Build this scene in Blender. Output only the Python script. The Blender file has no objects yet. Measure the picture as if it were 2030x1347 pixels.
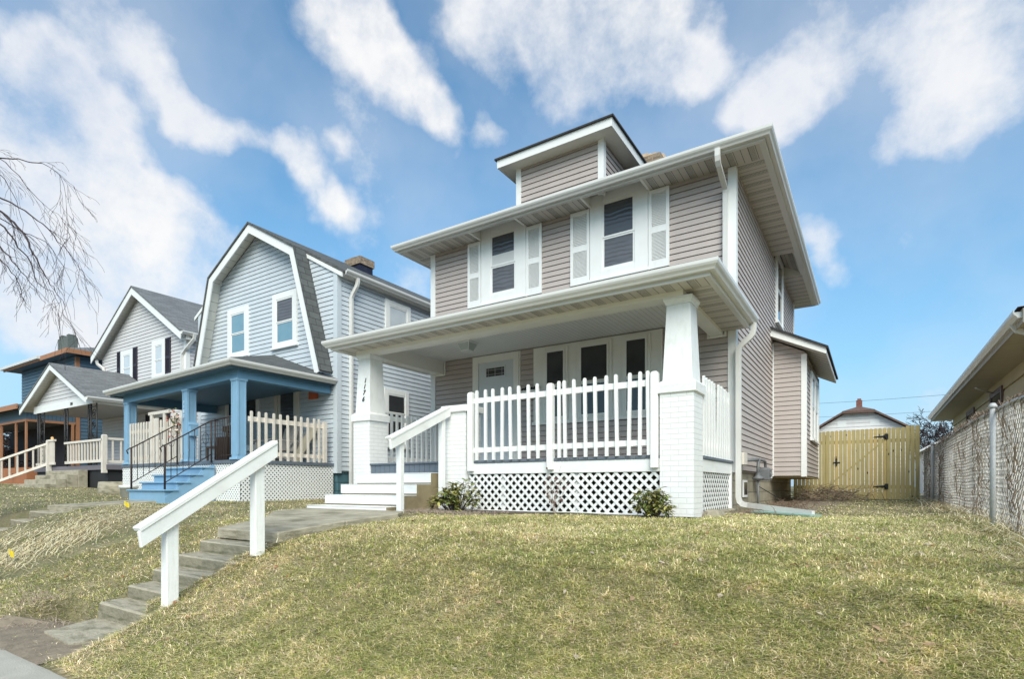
import bpy, math, random
import numpy as np
from mathutils import Vector, Matrix
random.seed(7); rng = np.random.default_rng(11)
R = math.radians
sc = bpy.context.scene
C = sc.collection
EYE = 1.30
# ---------------------------------------------------------------- camera
cd = bpy.data.cameras.new('camera'); cam = bpy.data.objects.new('camera', cd); C.objects.link(cam)
cam.location = (0, 0, EYE); cam.rotation_euler = (R(90), 0, R(32.8))
cd.sensor_width = 36; cd.lens = 36 * 1105 / 2030.0
cd.shift_y = (966 - 673.5) / 2030.0; cd.shift_x = 0
cd.clip_start = 0.05; cd.clip_end = 5000
sc.camera = cam
sc.view_settings.view_transform = 'Standard'; sc.view_settings.look = 'None'
sc.view_settings.gamma = 1; sc.view_settings.exposure = 0.98
# ---------------------------------------------------------------- sun
SUN = Vector((0.50, -0.66, 0.72)).normalized()
ld = bpy.data.lights.new('sun', 'SUN'); ld.energy = 2.0; ld.angle = R(45); ld.color = (1, 0.915, 0.80)
sun = bpy.data.objects.new('sun', ld); C.objects.link(sun)
sun.rotation_euler = SUN.to_track_quat('Z', 'Y').to_euler()
# ---------------------------------------------------------------- world
W = bpy.data.worlds.new('World'); sc.world = W; W.use_nodes = True
nt = W.node_tree; N = nt.nodes; LK = nt.links; N.clear()
def nd(tree, typ, **kw):
    n = tree.nodes.new(typ)
    for k, v in kw.items(): setattr(n, k, v)
    return n
def wmath(op, a, b=None, c=None, clamp=False, tree=None):
    t = tree or nt
    n = t.nodes.new('ShaderNodeMath'); n.operation = op; n.use_clamp = clamp
    for i, x in enumerate((a, b, c)):
        if x is None: continue
        if isinstance(x, (int, float)): n.inputs[i].default_value = x
        else: t.links.new(x, n.inputs[i])
    return n.outputs[0]
CLOUDS = [  # direction given as (azimuth offset, elevation offset) tangents, radius, weight
 (60,220,170,1),(60,120,90,.9),(200,300,110,.75),(150,430,150,.9),(230,610,160,.85),(400,600,90,.6),(130,330,165,1),(60,430,200,1),(0,330,200,1),(20,540,170,.9),(250,490,130,.9),(300,400,80,1.1),(350,440,95,1.1),(330,580,150,.8),(120,600,180,.8),(450,520,80,.9),
 (350,190,62,.9),(390,240,60,.9),(455,275,55,.9),(530,300,50,.8),(590,320,60,.9),(640,395,52,.9),(690,400,38,.8),(672,290,34,.7),(575,375,36,.7),
 (690,20,110,1.0),(735,90,88,1.1),(800,150,78,1.1),(865,215,52,1.1),(620,0,80,.7),
 (960,10,90,.7),(1080,30,160,.95),(1200,70,150,1),(1330,95,105,1.1),(1150,150,95,.7),(1400,110,62,.9),(960,250,45,.8),(1100,260,70,.5),
 (1525,150,85,.9),(1595,200,90,.95),(1560,255,75,.8),(1465,235,50,.6),(1510,200,70,.6),
 (1800,60,150,.42),(1950,60,180,.52),(1990,200,140,.50),(1830,240,70,.75),(1770,300,60,.65),(1900,190,90,.50),
 (1630,470,52,1),(1645,535,48,.8),(1850,800,70,.55),(200,50,120,.6),(290,100,70,.5),(810,540,60,.5)]
th = R(32.8)
def pdir(u, v):
    r = (u - 1015) / 1105.; return Vector((math.cos(th)*r - math.sin(th), math.sin(th)*r + math.cos(th), (966 - v) / 1105.))
sky = nd(nt, 'ShaderNodeTexSky', sky_type='NISHITA'); sky.sun_disc = False
sky.sun_elevation = math.asin(SUN.z); sky.sun_rotation = math.atan2(SUN.x, SUN.y)
sky.air_density = 1.0; sky.dust_density = 1.8; sky.ozone_density = 2.5
tc = nd(nt, 'ShaderNodeTexCoord')
nz = nd(nt, 'ShaderNodeTexNoise'); nz.inputs['Scale'].default_value = 3.2; nz.inputs['Detail'].default_value = 5; nz.inputs['Roughness'].default_value = .6
LK.new(tc.outputs['Generated'], nz.inputs['Vector'])
sb = nd(nt, 'ShaderNodeVectorMath', operation='SUBTRACT'); LK.new(nz.outputs['Color'], sb.inputs[0]); sb.inputs[1].default_value = (.5, .5, .5)
ml = nd(nt, 'ShaderNodeVectorMath', operation='SCALE'); LK.new(sb.outputs[0], ml.inputs[0]); ml.inputs['Scale'].default_value = .15
ad = nd(nt, 'ShaderNodeVectorMath', operation='ADD'); LK.new(tc.outputs['Generated'], ad.inputs[0]); LK.new(ml.outputs[0], ad.inputs[1])
acc = None; shade = None
for (u, v, r, w) in CLOUDS:
    d = pdir(u, v); L_ = d.length; d = d / L_
    ds = nd(nt, 'ShaderNodeVectorMath', operation='DISTANCE'); LK.new(ad.outputs[0], ds.inputs[0]); ds.inputs[1].default_value = d
    rad = r / 1105. / L_ * 1.14
    t = wmath('MULTIPLY_ADD', ds.outputs['Value'], -w / rad, w * 1.0, clamp=True)
    acc = t if acc is None else wmath('ADD', acc, t)
acc = wmath('MINIMUM', acc, 0.80)
n2 = nd(nt, 'ShaderNodeTexNoise'); n2.inputs['Scale'].default_value = 6; n2.inputs['Detail'].default_value = 10; n2.inputs['Roughness'].default_value = .64
LK.new(tc.outputs['Generated'], n2.inputs['Vector'])
n3 = nd(nt, 'ShaderNodeTexNoise'); n3.inputs['Scale'].default_value = 2.6; n3.inputs['Detail'].default_value = 6
LK.new(tc.outputs['Generated'], n3.inputs['Vector'])
dens = wmath('MULTIPLY_ADD', acc, 1.05, wmath('MULTIPLY_ADD', n2.outputs['Fac'], 2.3, wmath('MULTIPLY_ADD', n3.outputs['Fac'], 1.2, -1.85)))
mr = nd(nt, 'ShaderNodeMapRange', interpolation_type='SMOOTHSTEP'); LK.new(dens, mr.inputs['Value'])
mr.inputs['From Min'].default_value = -.16; mr.inputs['From Max'].default_value = 1.02; mr.inputs['To Max'].default_value = .96
# small veil of thin cloud everywhere
veil = wmath('MULTIPLY', wmath('MULTIPLY_ADD', n3.outputs['Fac'], 2.2, -.82, clamp=True), .62)
cov = wmath('MAXIMUM', mr.outputs['Result'], veil)
cr = nd(nt, 'ShaderNodeValToRGB'); LK.new(wmath('MULTIPLY_ADD', n2.outputs['Fac'], -.9, wmath('MULTIPLY_ADD', n3.outputs['Fac'], 1.0, .45)), cr.inputs['Fac'])
cr.color_ramp.elements[0].position = .28; cr.color_ramp.elements[0].color = (.97, .965, .955, 1)
cr.color_ramp.elements[1].position = .72; cr.color_ramp.elements[1].color = (.76, .80, .88, 1)
cs = nd(nt, 'ShaderNodeVectorMath', operation='SCALE'); LK.new(cr.outputs['Color'], cs.inputs[0]); cs.inputs['Scale'].default_value = 5.25
mx = nd(nt, 'ShaderNodeMix', data_type='RGBA'); LK.new(cov, mx.inputs[0]); LK.new(cs.outputs[0], mx.inputs[7])
skc = nd(nt, 'ShaderNodeVectorMath', operation='MULTIPLY'); LK.new(sky.outputs[0], skc.inputs[0]); skc.inputs[1].default_value = (.67, 1.04, 1.08)
sz = nd(nt, 'ShaderNodeSeparateXYZ'); LK.new(tc.outputs['Generated'], sz.inputs[0])
hz = wmath('MULTIPLY', wmath('POWER', wmath('SUBTRACT', 1, wmath('ABSOLUTE', sz.outputs[2]), clamp=True), 3.5), .85)
hm = nd(nt, 'ShaderNodeMix', data_type='RGBA'); LK.new(hz, hm.inputs[0]); LK.new(skc.outputs[0], hm.inputs[6]); hm.inputs[7].default_value = (2.15, 3.35, 4.6, 1)
LK.new(hm.outputs[2], mx.inputs[6])
bg = nd(nt, 'ShaderNodeBackground'); bg.inputs['Strength'].default_value = .10; LK.new(mx.outputs[2], bg.inputs['Color'])
wo = nd(nt, 'ShaderNodeOutputWorld'); LK.new(bg.outputs[0], wo.inputs[0])
W.cycles.sampling_method = 'MANUAL'; W.cycles.sample_map_resolution = 512

# ================================================================ materials
MATS = {}
def mat(name, col, rough=.6, var=.06, nscale=6, bump=0, bscale=60, spec=.4, pattern=None, dirt=None, dirtamt=0, metal=0, attr=None, trans=0):
    if name in MATS: return MATS[name]
    m = bpy.data.materials.new(name); m.use_nodes = True; t = m.node_tree; b = t.nodes['Principled BSDF']
    b.inputs['Roughness'].default_value = rough; b.inputs['Specular IOR Level'].default_value = spec; b.inputs['Metallic'].default_value = metal
    uv = nd(t, 'ShaderNodeUVMap'); vec = uv.outputs[0]
    ob = nd(t, 'ShaderNodeTexCoord').outputs['Object']
    no = nd(t, 'ShaderNodeTexNoise'); no.inputs['Scale'].default_value = nscale; no.inputs['Detail'].default_value = 6; t.links.new(ob, no.inputs['Vector'])
    base = nd(t, 'ShaderNodeRGB'); base.outputs[0].default_value = (*col, 1); c = base.outputs[0]
    height = None
    def mulfac(c, fac_socket, lo, hi):
        mp = nd(t, 'ShaderNodeMapRange'); t.links.new(fac_socket, mp.inputs[0]); mp.inputs[3].default_value = lo; mp.inputs[4].default_value = hi
        s = nd(t, 'ShaderNodeVectorMath', operation='SCALE'); t.links.new(c, s.inputs[0]); t.links.new(mp.outputs[0], s.inputs['Scale']); return s.outputs[0]
    if attr:
        a = nd(t, 'ShaderNodeAttribute', attribute_name=attr); c = a.outputs['Color']
    if pattern: c, height = pattern(t, vec, c, ob)
    if var: c = mulfac(c, no.outputs['Fac'], 1 - 2*var, 1 + 2*var)
    if dirt:
        n4 = nd(t, 'ShaderNodeTexNoise'); dv = ob
        if 'siding' in name:
            mpp = nd(t, 'ShaderNodeMapping'); mpp.inputs['Scale'].default_value = (2.4, 2.4, .5); t.links.new(ob, mpp.inputs[0]); dv = mpp.outputs[0]; n4.inputs['Scale'].default_value = nscale*.35; n4.inputs['Detail'].default_value = 9; n4.inputs['Roughness'].default_value = .7; t.links.new(dv, n4.inputs['Vector'])
        mp = nd(t, 'ShaderNodeMapRange'); t.links.new(n4.outputs['Fac'], mp.inputs[0]); mp.inputs[1].default_value = .48; mp.inputs[2].default_value = .72; mp.inputs[4].default_value = dirtamt
        mm = nd(t, 'ShaderNodeMix', data_type='RGBA'); t.links.new(mp.outputs[0], mm.inputs[0]); t.links.new(c, mm.inputs[6]); mm.inputs[7].default_value = (*dirt, 1); c = mm.outputs[2]
    t.links.new(c, b.inputs['Base Color'])
    if bump or height is not None:
        bp = nd(t, 'ShaderNodeBump'); bp.inputs['Distance'].default_value = .01; bp.inputs['Strength'].default_value = max(bump, .0) or .5
        if height is not None and not bump:
            t.links.new(height, bp.inputs['Height'])
        else:
            nb = nd(t, 'ShaderNodeTexNoise'); nb.inputs['Scale'].default_value = bscale; nb.inputs['Detail'].default_value = 5; t.links.new(ob, nb.inputs['Vector'])
            h = nb.outputs['Fac']
            if height is not None: h = wmath('ADD', wmath('MULTIPLY', h, .3, tree=t), height, tree=t)
            t.links.new(h, bp.inputs['Height'])
        t.links.new(bp.outputs[0], b.inputs['Normal'])
    if trans:
        tr = nd(t, 'ShaderNodeBsdfTranslucent'); t.links.new(c, tr.inputs[0]); ms = nd(t, 'ShaderNodeMixShader'); ms.inputs[0].default_value = trans
        t.links.new(b.outputs[0], ms.inputs[1]); t.links.new(tr.outputs[0], ms.inputs[2]); t.links.new(ms.outputs[0], t.nodes['Material Output'].inputs[0])
    MATS[name] = m; return m
def brickp(w, h, mortar, c2=None, mort=None, mdark=.8, off=.5):
    def f(t, vec, c, ob):
        br = nd(t, 'ShaderNodeTexBrick'); t.links.new(vec, br.inputs['Vector']); br.inputs['Scale'].default_value = 1; br.offset = off
        br.inputs['Brick Width'].default_value = w; br.inputs['Row Height'].default_value = h; br.inputs['Mortar Size'].default_value = mortar; br.inputs['Mortar Smooth'].default_value = .3
        br.inputs['Bias'].default_value = 0
        br.inputs['Color1'].default_value = (1, 1, 1, 1); k = c2 if c2 else .92; br.inputs['Color2'].default_value = (k, k, k, 1)
        br.inputs['Mortar'].default_value = (mdark,)*3 + (1,) if mort is None else (*mort, 1)
        mm = nd(t, 'ShaderNodeMix', data_type='RGBA', blend_type='MULTIPLY'); mm.inputs[0].default_value = 1
        t.links.new(c, mm.inputs[6]); t.links.new(br.outputs['Color'], mm.inputs[7])
        return mm.outputs[2], wmath('SUBTRACT', 1, br.outputs['Fac'], tree=t)
    return f
def groovep(axis, pitch, gap=.09, vent=False, dark=.30):
    def f(t, vec, c, ob):
        sp = nd(t, 'ShaderNodeSeparateXYZ'); t.links.new(vec, sp.inputs[0]); x = sp.outputs[axis]; y = sp.outputs[1 - axis]
        fr = wmath('FRACT', wmath('DIVIDE', x, pitch, tree=t), tree=t)
        g = wmath('LESS_THAN', fr, gap, tree=t)
        fac = wmath('MULTIPLY_ADD', g, -(1 - dark), 1, tree=t)
        if vent:
            f3 = wmath('FRACT', wmath('DIVIDE', x, pitch*3, tree=t), tree=t)
            band = wmath('LESS_THAN', f3, .30, tree=t)
            holes = wmath('MULTIPLY', wmath('GREATER_THAN', wmath('FRACT', wmath('DIVIDE', x, .012, tree=t), tree=t), .5, tree=t), wmath('GREATER_THAN', wmath('FRACT', wmath('DIVIDE', y, .02, tree=t), tree=t), .35, tree=t), tree=t)
            fac = wmath('MULTIPLY', fac, wmath('MULTIPLY_ADD', wmath('MULTIPLY', band, holes, tree=t), -.95, 1, tree=t), tree=t)
        s = nd(t, 'ShaderNodeVectorMath', operation='SCALE'); t.links.new(c, s.inputs[0]); t.links.new(fac, s.inputs['Scale'])
        return s.outputs[0], wmath('SUBTRACT', 1, g, tree=t)
    return f
def planks(pitch, axis=0, knots=True):
    def f(t, vec, c, ob):
        wv = nd(t, 'ShaderNodeTexNoise'); mp = nd(t, 'ShaderNodeMapping'); t.links.new(vec, mp.inputs[0]); mp.inputs['Scale'].default_value = (40, 2.5, 1) if axis == 0 else (2.5, 40, 1)
        t.links.new(mp.outputs[0], wv.inputs['Vector']); wv.inputs['Detail'].default_value = 4; wv.inputs['Scale'].default_value = 1
        ramp = nd(t, 'ShaderNodeMapRange'); t.links.new(wv.outputs['Fac'], ramp.inputs[0]); ramp.inputs[3].default_value = .75; ramp.inputs[4].default_value = 1.22
        s = nd(t, 'ShaderNodeVectorMath', operation='SCALE'); t.links.new(c, s.inputs[0]); t.links.new(ramp.outputs[0], s.inputs['Scale'])
        if not knots: return s.outputs[0], wv.outputs['Fac']
        vo = nd(t, 'ShaderNodeTexVoronoi'); m2 = nd(t, 'ShaderNodeMapping'); t.links.new(vec, m2.inputs[0]); m2.inputs['Scale'].default_value = (9, 3.5, 1); t.links.new(m2.outputs[0], vo.inputs['Vector']); vo.inputs['Scale'].default_value = 1
        k = nd(t, 'ShaderNodeMapRange'); t.links.new(vo.outputs['Distance'], k.inputs[0]); k.inputs[1].default_value = .09; k.inputs[2].default_value = .15; k.inputs[3].default_value = 1; k.inputs[4].default_value = 0
        mm = nd(t, 'ShaderNodeMix', data_type='RGBA'); t.links.new(k.outputs[0], mm.inputs[0]); t.links.new(s.outputs[0], mm.inputs[6]); mm.inputs[7].default_value = (.07, .045, .025, 1)
        return mm.outputs[2], wv.outputs['Fac']
    return f
def glassmat(name, col, wavy=.0, rough=.04, stripes=None, tint2=None):
    if name in MATS: return MATS[name]
    m = bpy.data.materials.new(name); m.use_nodes = True; t = m.node_tree; b = t.nodes['Principled BSDF']
    b.inputs['Roughness'].default_value = rough; b.inputs['Specular IOR Level'].default_value = .65
    ob = nd(t, 'ShaderNodeTexCoord').outputs['Object']
    no = nd(t, 'ShaderNodeTexNoise'); no.inputs['Scale'].default_value = 3; no.inputs['Detail'].default_value = 3; t.links.new(ob, no.inputs['Vector'])
    mm = nd(t, 'ShaderNodeMix', data_type='RGBA'); t.links.new(no.outputs['Fac'], mm.inputs[0]); mm.inputs[6].default_value = (*col, 1); mm.inputs[7].default_value = (*(tint2 or tuple(x*1.6 for x in col)), 1)
    t.links.new(mm.outputs[2], b.inputs['Base Color'])
    if wavy:
        wv = nd(t, 'ShaderNodeTexWave'); wv.bands_direction = 'Z'; wv.inputs['Scale'].default_value = 4; wv.inputs['Distortion'].default_value = 4; wv.inputs['Detail'].default_value = 2; t.links.new(ob, wv.inputs['Vector'])
        bp = nd(t, 'ShaderNodeBump'); bp.inputs['Strength'].default_value = wavy; bp.inputs['Distance'].default_value = .02; t.links.new(wv.outputs['Fac'], bp.inputs['Height']); t.links.new(bp.outputs[0], b.inputs['Normal'])
    MATS[name] = m; return m
white = mat('white_paint', (.80, .80, .79), .45, .025, 3, bump=.15, bscale=40, dirt=(.52, .50, .45), dirtamt=.25)
trimw = mat('white_trim', (.78, .78, .77), .4, .02, 3, dirt=(.5, .48, .44), dirtamt=.12)
vinylw = mat('white_vinyl', (.80, .78, .73), .4, .02, 3)
gutm = mat('gutter_aluminium', (.64, .63, .61), .3, .03, 2, dirt=(.42, .40, .36), dirtamt=.25)
taupe = mat('taupe_siding', (.45, .39, .365), .5, .035, 2.0, bump=.12, bscale=90, dirt=(.30, .27, .25), dirtamt=.25)
bluesid = mat('pale_blue_siding', (.54, .585, .63), .5, .04, 2.0, bump=.1, bscale=90, dirt=(.40, .47, .53), dirtamt=.3)
graysid = mat('pale_grey_siding', (.60, .585, .59), .5, .03, 2.0, dirt=(.48, .47, .46), dirtamt=.25)
darkblue = mat('slate_blue_siding', (.07, .125, .18), .55, .08, 2.0, dirt=(.12, .17, .2), dirtamt=.3)
soffX = mat('vented_soffit_across', (.56, .52, .475), .5, .03, 4, pattern=groovep(0, .105, .09, True))
soffY = mat('vented_soffit_along', (.56, .52, .475), .5, .03, 4, pattern=groovep(1, .105, .09, True))
soffC = mat('beadboard_ceiling', (.80, .79, .76), .5, .03, 4, pattern=groovep(0, .085, .07, False, .5))
soffP = mat('panel_soffit', (.62, .60, .55), .5, .03, 4, pattern=groovep(1, .17, .05, False, .45))
shingd = mat('dark_shingles', (.045, .045, .047), .9, .15, 9, bump=.6, bscale=120, pattern=brickp(.32, .14, .006, .7, mdark=.35))
shing = mat('grey_shingles', (.185, .19, .195), .9, .12, 9, bump=.6, bscale=120, pattern=brickp(.32, .14, .006, .72, mdark=.4))
shingm = mat('charcoal_shingles', (.105, .11, .11), .9, .12, 9, bump=.6, bscale=120, pattern=brickp(.30, .17, .008, .75, mdark=.35))
shingb = mat('brown_shingles', (.17, .105, .085), .9, .12, 9, bump=.6, bscale=120, pattern=brickp(.32, .14, .006, .72, mdark=.4))
wbrick = mat('white_painted_brick', (.80, .80, .79), .55, .02, 5, bump=.55, bscale=50, pattern=brickp(.205, .068, .005, .99, mdark=.84), dirt=(.6, .58, .54), dirtamt=.12)
greypaint = mat('grey_deck_paint', (.115, .14, .175), .55, .08, 8, bump=.2, dirt=(.2, .2, .2), dirtamt=.3)
tanpaint = mat('tan_foundation_paint', (.27, .215, .125), .8, .12, 6, bump=.4, dirt=(.17, .13, .08), dirtamt=.5)
stone = mat('block_foundation', (.36, .32, .24), .9, .12, 5, bump=.8, bscale=30, pattern=brickp(.4, .2, .012, .8, mdark=.6), dirt=(.18, .16, .11), dirtamt=.6)
tealfound = mat('teal_block_foundation', (.075, .17, .205), .8, .12, 5, bump=.9, bscale=18, pattern=brickp(.4, .2, .014, .8, mdark=.5))
concrete = mat('weathered_concrete', (.37, .33, .25), .9, .16, 7, bump=1.0, bscale=45, dirt=(.15, .135, .085), dirtamt=.8)
concrete3 = mat('stained_concrete', (.25, .225, .165), .95, .18, 9, bump=1.0, bscale=40, dirt=(.10, .10, .055), dirtamt=.85)
concrete2 = mat('sidewalk_concrete', (.42, .395, .34), .9, .10, 5, bump=.5, bscale=80, dirt=(.24, .22, .18), dirtamt=.5)
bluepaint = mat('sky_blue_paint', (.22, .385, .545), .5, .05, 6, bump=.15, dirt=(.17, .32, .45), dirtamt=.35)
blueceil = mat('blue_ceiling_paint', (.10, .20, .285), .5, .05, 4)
beige = mat('beige_paint', (.68, .62, .55), .55, .05, 6, bump=.2, dirt=(.42, .36, .29), dirtamt=.35)
orange = mat('burnt_orange_paint', (.35, .165, .085), .6, .08, 5)
iron = mat('black_iron', (.018, .016, .016), .45, .1, 10)
rust = mat('dark_bronze_iron', (.04, .026, .022), .5, .1, 10)
galv = mat('galvanised_wire', (.50, .50, .50), .45, .08, 20, metal=.35)
cedar = mat('treated_pine', (.42, .345, .155), .75, .05, 3, pattern=planks(.14, 0), bump=.25, bscale=50)
cedar2 = mat('treated_pine_warm', (.50, .38, .16), .75, .05, 3, pattern=planks(.14, 0), bump=.25, bscale=50)
wood = mat('weathered_wood', (.20, .14, .10), .75, .1, 6)
tansid = mat('tan_board_siding', (.52, .44, .27), .7, .06, 3)
tansoff = mat('tan_soffit', (.48, .43, .33), .7, .05, 3, pattern=groovep(1, 1.2, .01, False, .5))
plum = mat('dark_plum_shutter', (.025, .018, .028), .5, .05, 5)
brickr = mat('weathered_brick', (.33, .25, .18), .95, .25, 14, bump=.9, bscale=30, pattern=brickp(.2, .07, .01, .6, mdark=1.1), dirt=(.09, .07, .06), dirtamt=.6)
brickred = mat('red_brick', (.20, .085, .07), .9, .2, 10, pattern=brickp(.2, .07, .01, .7, mdark=1.5))
tar = mat('tarred_flashing', (.012, .013, .035), .5, .2, 8, dirt=(.06, .05, .05), dirtamt=.4)
sage = mat('grey_green_chimney', (.13, .15, .14), .85, .1, 8, bump=.5, pattern=brickp(.2, .07, .008, .9, mdark=.75))
doorm = mat('pale_grey_door', (.60, .64, .67), .4, .02, 4)
meterg = mat('grey_meter_paint', (.15, .155, .16), .45, .1, 8)
yellowf = mat('yellow_plastic', (.80, .60, .02), .5, .05, 8, trans=.3)
blackm = mat('black_paint', (.012, .012, .013), .5, .05, 8)
pale = mat('off_white_siding', (.72, .70, .69), .6, .03, 3, dirt=(.55, .5, .5), dirtamt=.3)
bark = mat('grey_bark', (.075, .06, .055), .95, .2, 12, bump=.6)
twig = mat('purple_brown_twig', (.05, .034, .034), .9, .1, 12)
twigpale = mat('dry_vine', (.20, .15, .11), .95, .25, 12)
gdark = glassmat('dark_glass', (.02, .022, .024), tint2=(.045, .047, .05))
gwavy = glassmat('old_wavy_glass', (.075, .075, .085), wavy=.35, rough=.08, tint2=(.14, .14, .155))  # grey reflections put into the base colour, bump adds the waves
gwavyd = glassmat('old_dark_wavy_glass', (.05, .052, .058), wavy=.18, rough=.05)  # base colour lifted to stand in for grey reflections
gsky = glassmat('pale_blue_glass', (.13, .25, .33), rough=.1, tint2=(.22, .36, .44))
gblind = glassmat('glass_over_blinds', (.45, .50, .54), rough=.15, tint2=(.62, .66, .70))
curtain = mat('white_blind', (.55, .56, .56), .7, .03, 5)
lampg = mat('frosted_lamp_glass', (.45, .50, .49), .25, .05, 9)
terra = mat('white_plastic_pot', (.70, .70, .68), .5, .05, 8)
rope = mat('grey_cable', (.03, .03, .032), .6, .05, 9)

# ================================================================ mesh helpers
OFF = {}
def woff(parent):
    return OFF.get(parent.name, Vector((0, 0, 0))) if parent else Vector((0, 0, 0))
class MB:
    def __init__(s): s.v = []; s.f = []; s.m = []; s.sm = []
    def face(s, pts, m=0, smooth=False):
        n = len(s.v); s.v += [tuple(p) for p in pts]; s.f.append(tuple(range(n, n + len(pts)))); s.m.append(m); s.sm.append(smooth)
    def box(s, x0, x1, y0, y1, z0, z1, m=0):
        if x0 > x1: x0, x1 = x1, x0
        if y0 > y1: y0, y1 = y1, y0
        n = len(s.v); s.v += [(x0,y0,z0),(x1,y0,z0),(x1,y1,z0),(x0,y1,z0),(x0,y0,z1),(x1,y0,z1),(x1,y1,z1),(x0,y1,z1)]
        for q in ((0,3,2,1),(4,5,6,7),(0,1,5,4),(1,2,6,5),(2,3,7,6),(3,0,4,7)):
            s.f.append(tuple(n+i for i in q)); s.m.append(m); s.sm.append(False)
        return s
    def hexa(s, p, m=0):   # 8 points bottom ring, top ring
        n = len(s.v); s.v += [tuple(q) for q in p]
        for q in ((0,3,2,1),(4,5,6,7),(0,1,5,4),(1,2,6,5),(2,3,7,6),(3,0,4,7)):
            s.f.append(tuple(n+i for i in q)); s.m.append(m); s.sm.append(False)
        return s
    def frus(s, c0, w0, d0, c1, w1, d1, m=0):  # tapered block, centres c0,c1, widths x,y
        r = []
        for c, w, d in ((c0, w0, d0), (c1, w1, d1)):
            for sx, sy in ((-1,-1),(1,-1),(1,1),(-1,1)): r.append((c[0]+sx*w/2, c[1]+sy*d/2, c[2]))
        return s.hexa(r, m)
    def prism(s, poly, fn, a, b, m=0):  # poly 2d -> fn(u,v,w)
        n = len(s.v); k = len(poly)
        s.v += [tuple(fn(u, v, a)) for u, v in poly] + [tuple(fn(u, v, b)) for u, v in poly]
        s.f.append(tuple(n+i for i in range(k))[::-1]); s.m.append(m); s.sm.append(False)
        s.f.append(tuple(n+k+i for i in range(k))); s.m.append(m); s.sm.append(False)
        for i in range(k):
            j = (i+1) % k; s.f.append((n+i, n+j, n+k+j, n+k+i)); s.m.append(m); s.sm.append(False)
        return s
    def beam(s, p, q, w, h, m=0, up=(0, 0, 1)):
        p = Vector(p); q = Vector(q); d = (q-p).normalized(); u = Vector(up); sd = d.cross(u)
        if sd.length < 1e-4: sd = d.cross(Vector((0, 1, 0)))
        sd.normalize(); u2 = sd.cross(d).normalized(); r = []
        for c in (p, q):
            for a, b in ((-1,-1),(1,-1),(1,1),(-1,1)): r.append(c + sd*(a*w/2) + u2*(b*h/2))
        return s.hexa(r, m)
    def tube(s, pts, rad, n=6, m=0, smooth=True, cap=True):
        pts = [Vector(p) for p in pts]; k = len(pts); base = len(s.v)
        rads = rad if isinstance(rad, (list, tuple)) else [rad]*k
        pu = None
        for i, p in enumerate(pts):
            d = (pts[min(i+1, k-1)] - pts[max(i-1, 0)])
            if d.length < 1e-9: d = Vector((0, 0, 1))
            d.normalize()
            if pu is None:
                pu = d.orthogonal().normalized()
            else:
                pu = pu - d*pu.dot(d)
                pu = pu.normalized() if pu.length > 1e-6 else d.orthogonal().normalized()
            w = d.cross(pu)
            for j in range(n):
                a = 2*math.pi*j/n; s.v.append(tuple(p + (pu*math.cos(a) + w*math.sin(a))*rads[i]))
        for i in range(k-1):
            for j in range(n):
                j2 = (j+1) % n; s.f.append((base+i*n+j, base+i*n+j2, base+(i+1)*n+j2, base+(i+1)*n+j)); s.m.append(m); s.sm.append(smooth)
        if cap and n > 2:
            s.f.append(tuple(base+j for j in range(n))[::-1]); s.m.append(m); s.sm.append(False)
            s.f.append(tuple(base+(k-1)*n+j for j in range(n))); s.m.append(m); s.sm.append(False)
        return s
    def lathe(s, c, prof, n=16, m=0):
        base = len(s.v); k = len(prof)
        for r, z in prof:
            for j in range(n):
                a = 2*math.pi*j/n; s.v.append((c[0]+r*math.cos(a), c[1]+r*math.sin(a), c[2]+z))
        for i in range(k-1):
            for j in range(n):
                j2 = (j+1) % n; s.f.append((base+i*n+j, base+i*n+j2, base+(i+1)*n+j2, base+(i+1)*n+j)); s.m.append(m); s.sm.append(True)
        s.f.append(tuple(base+j for j in range(n))[::-1]); s.m.append(m); s.sm.append(False)
        s.f.append(tuple(base+(k-1)*n+j for j in range(n))); s.m.append(m); s.sm.append(False)
        return s
    def sweep3(s, x0, x1, y0, y1, prof, closed=False, m=0, openprof=False):
        rings = []
        for o, z in prof:
            if closed: rings.append([(x0-o, y1+o, z), (x0-o, y0-o, z), (x1+o, y0-o, z), (x1+o, y1+o, z)])
            else: rings.append([(x0-o, y1, z), (x0-o, y0-o, z), (x1+o, y0-o, z), (x1+o, y1, z)])
        k = len(prof)
        for i in range(k - (1 if openprof else 0)):
            a = rings[i]; b = rings[(i+1) % k]
            for q in range(4 if closed else 3):
                w = (q+1) % 4; s.face([a[q], a[w], b[w], b[q]], m)
        if not closed and not openprof:
            s.face([r[0] for r in rings], m); s.face([r[3] for r in rings][::-1], m)
        return s
    def mesh(s, name, mats, off=Vector((0, 0, 0))):
        me = bpy.data.meshes.new(name)
        V = np.array(s.v, dtype=np.float64).reshape(-1, 3)
        Vl = V - np.array(off)
        me.from_pydata([tuple(x) for x in Vl], [], s.f)
        for mt in mats: me.materials.append(mt)
        me.polygons.foreach_set('material_index', s.m); me.polygons.foreach_set('use_smooth', s.sm)
        uvl = me.uv_layers.new(name='UVMap')
        cnt = np.array([len(f) for f in s.f]); flat = np.array([i for f in s.f for i in f]); st = np.concatenate([[0], np.cumsum(cnt)[:-1]])
        fid = np.repeat(np.arange(len(cnt)), cnt); nxt = np.arange(len(flat))+1; nxt[st+cnt-1] = st
        P = V[flat]; n = np.zeros((len(cnt), 3)); np.add.at(n, fid, np.cross(P, P[nxt])); n /= np.maximum(np.linalg.norm(n, axis=1, keepdims=True), 1e-12)
        flatf = np.abs(n[:, 2]) > .995
        T = np.stack([-n[:, 1], n[:, 0], 0*n[:, 0]], 1); T /= np.maximum(np.linalg.norm(T, axis=1, keepdims=True), 1e-12); T[flatf] = (1, 0, 0)
        Wv = np.cross(n, T); Wv[flatf] = (0, 1, 0)
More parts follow.
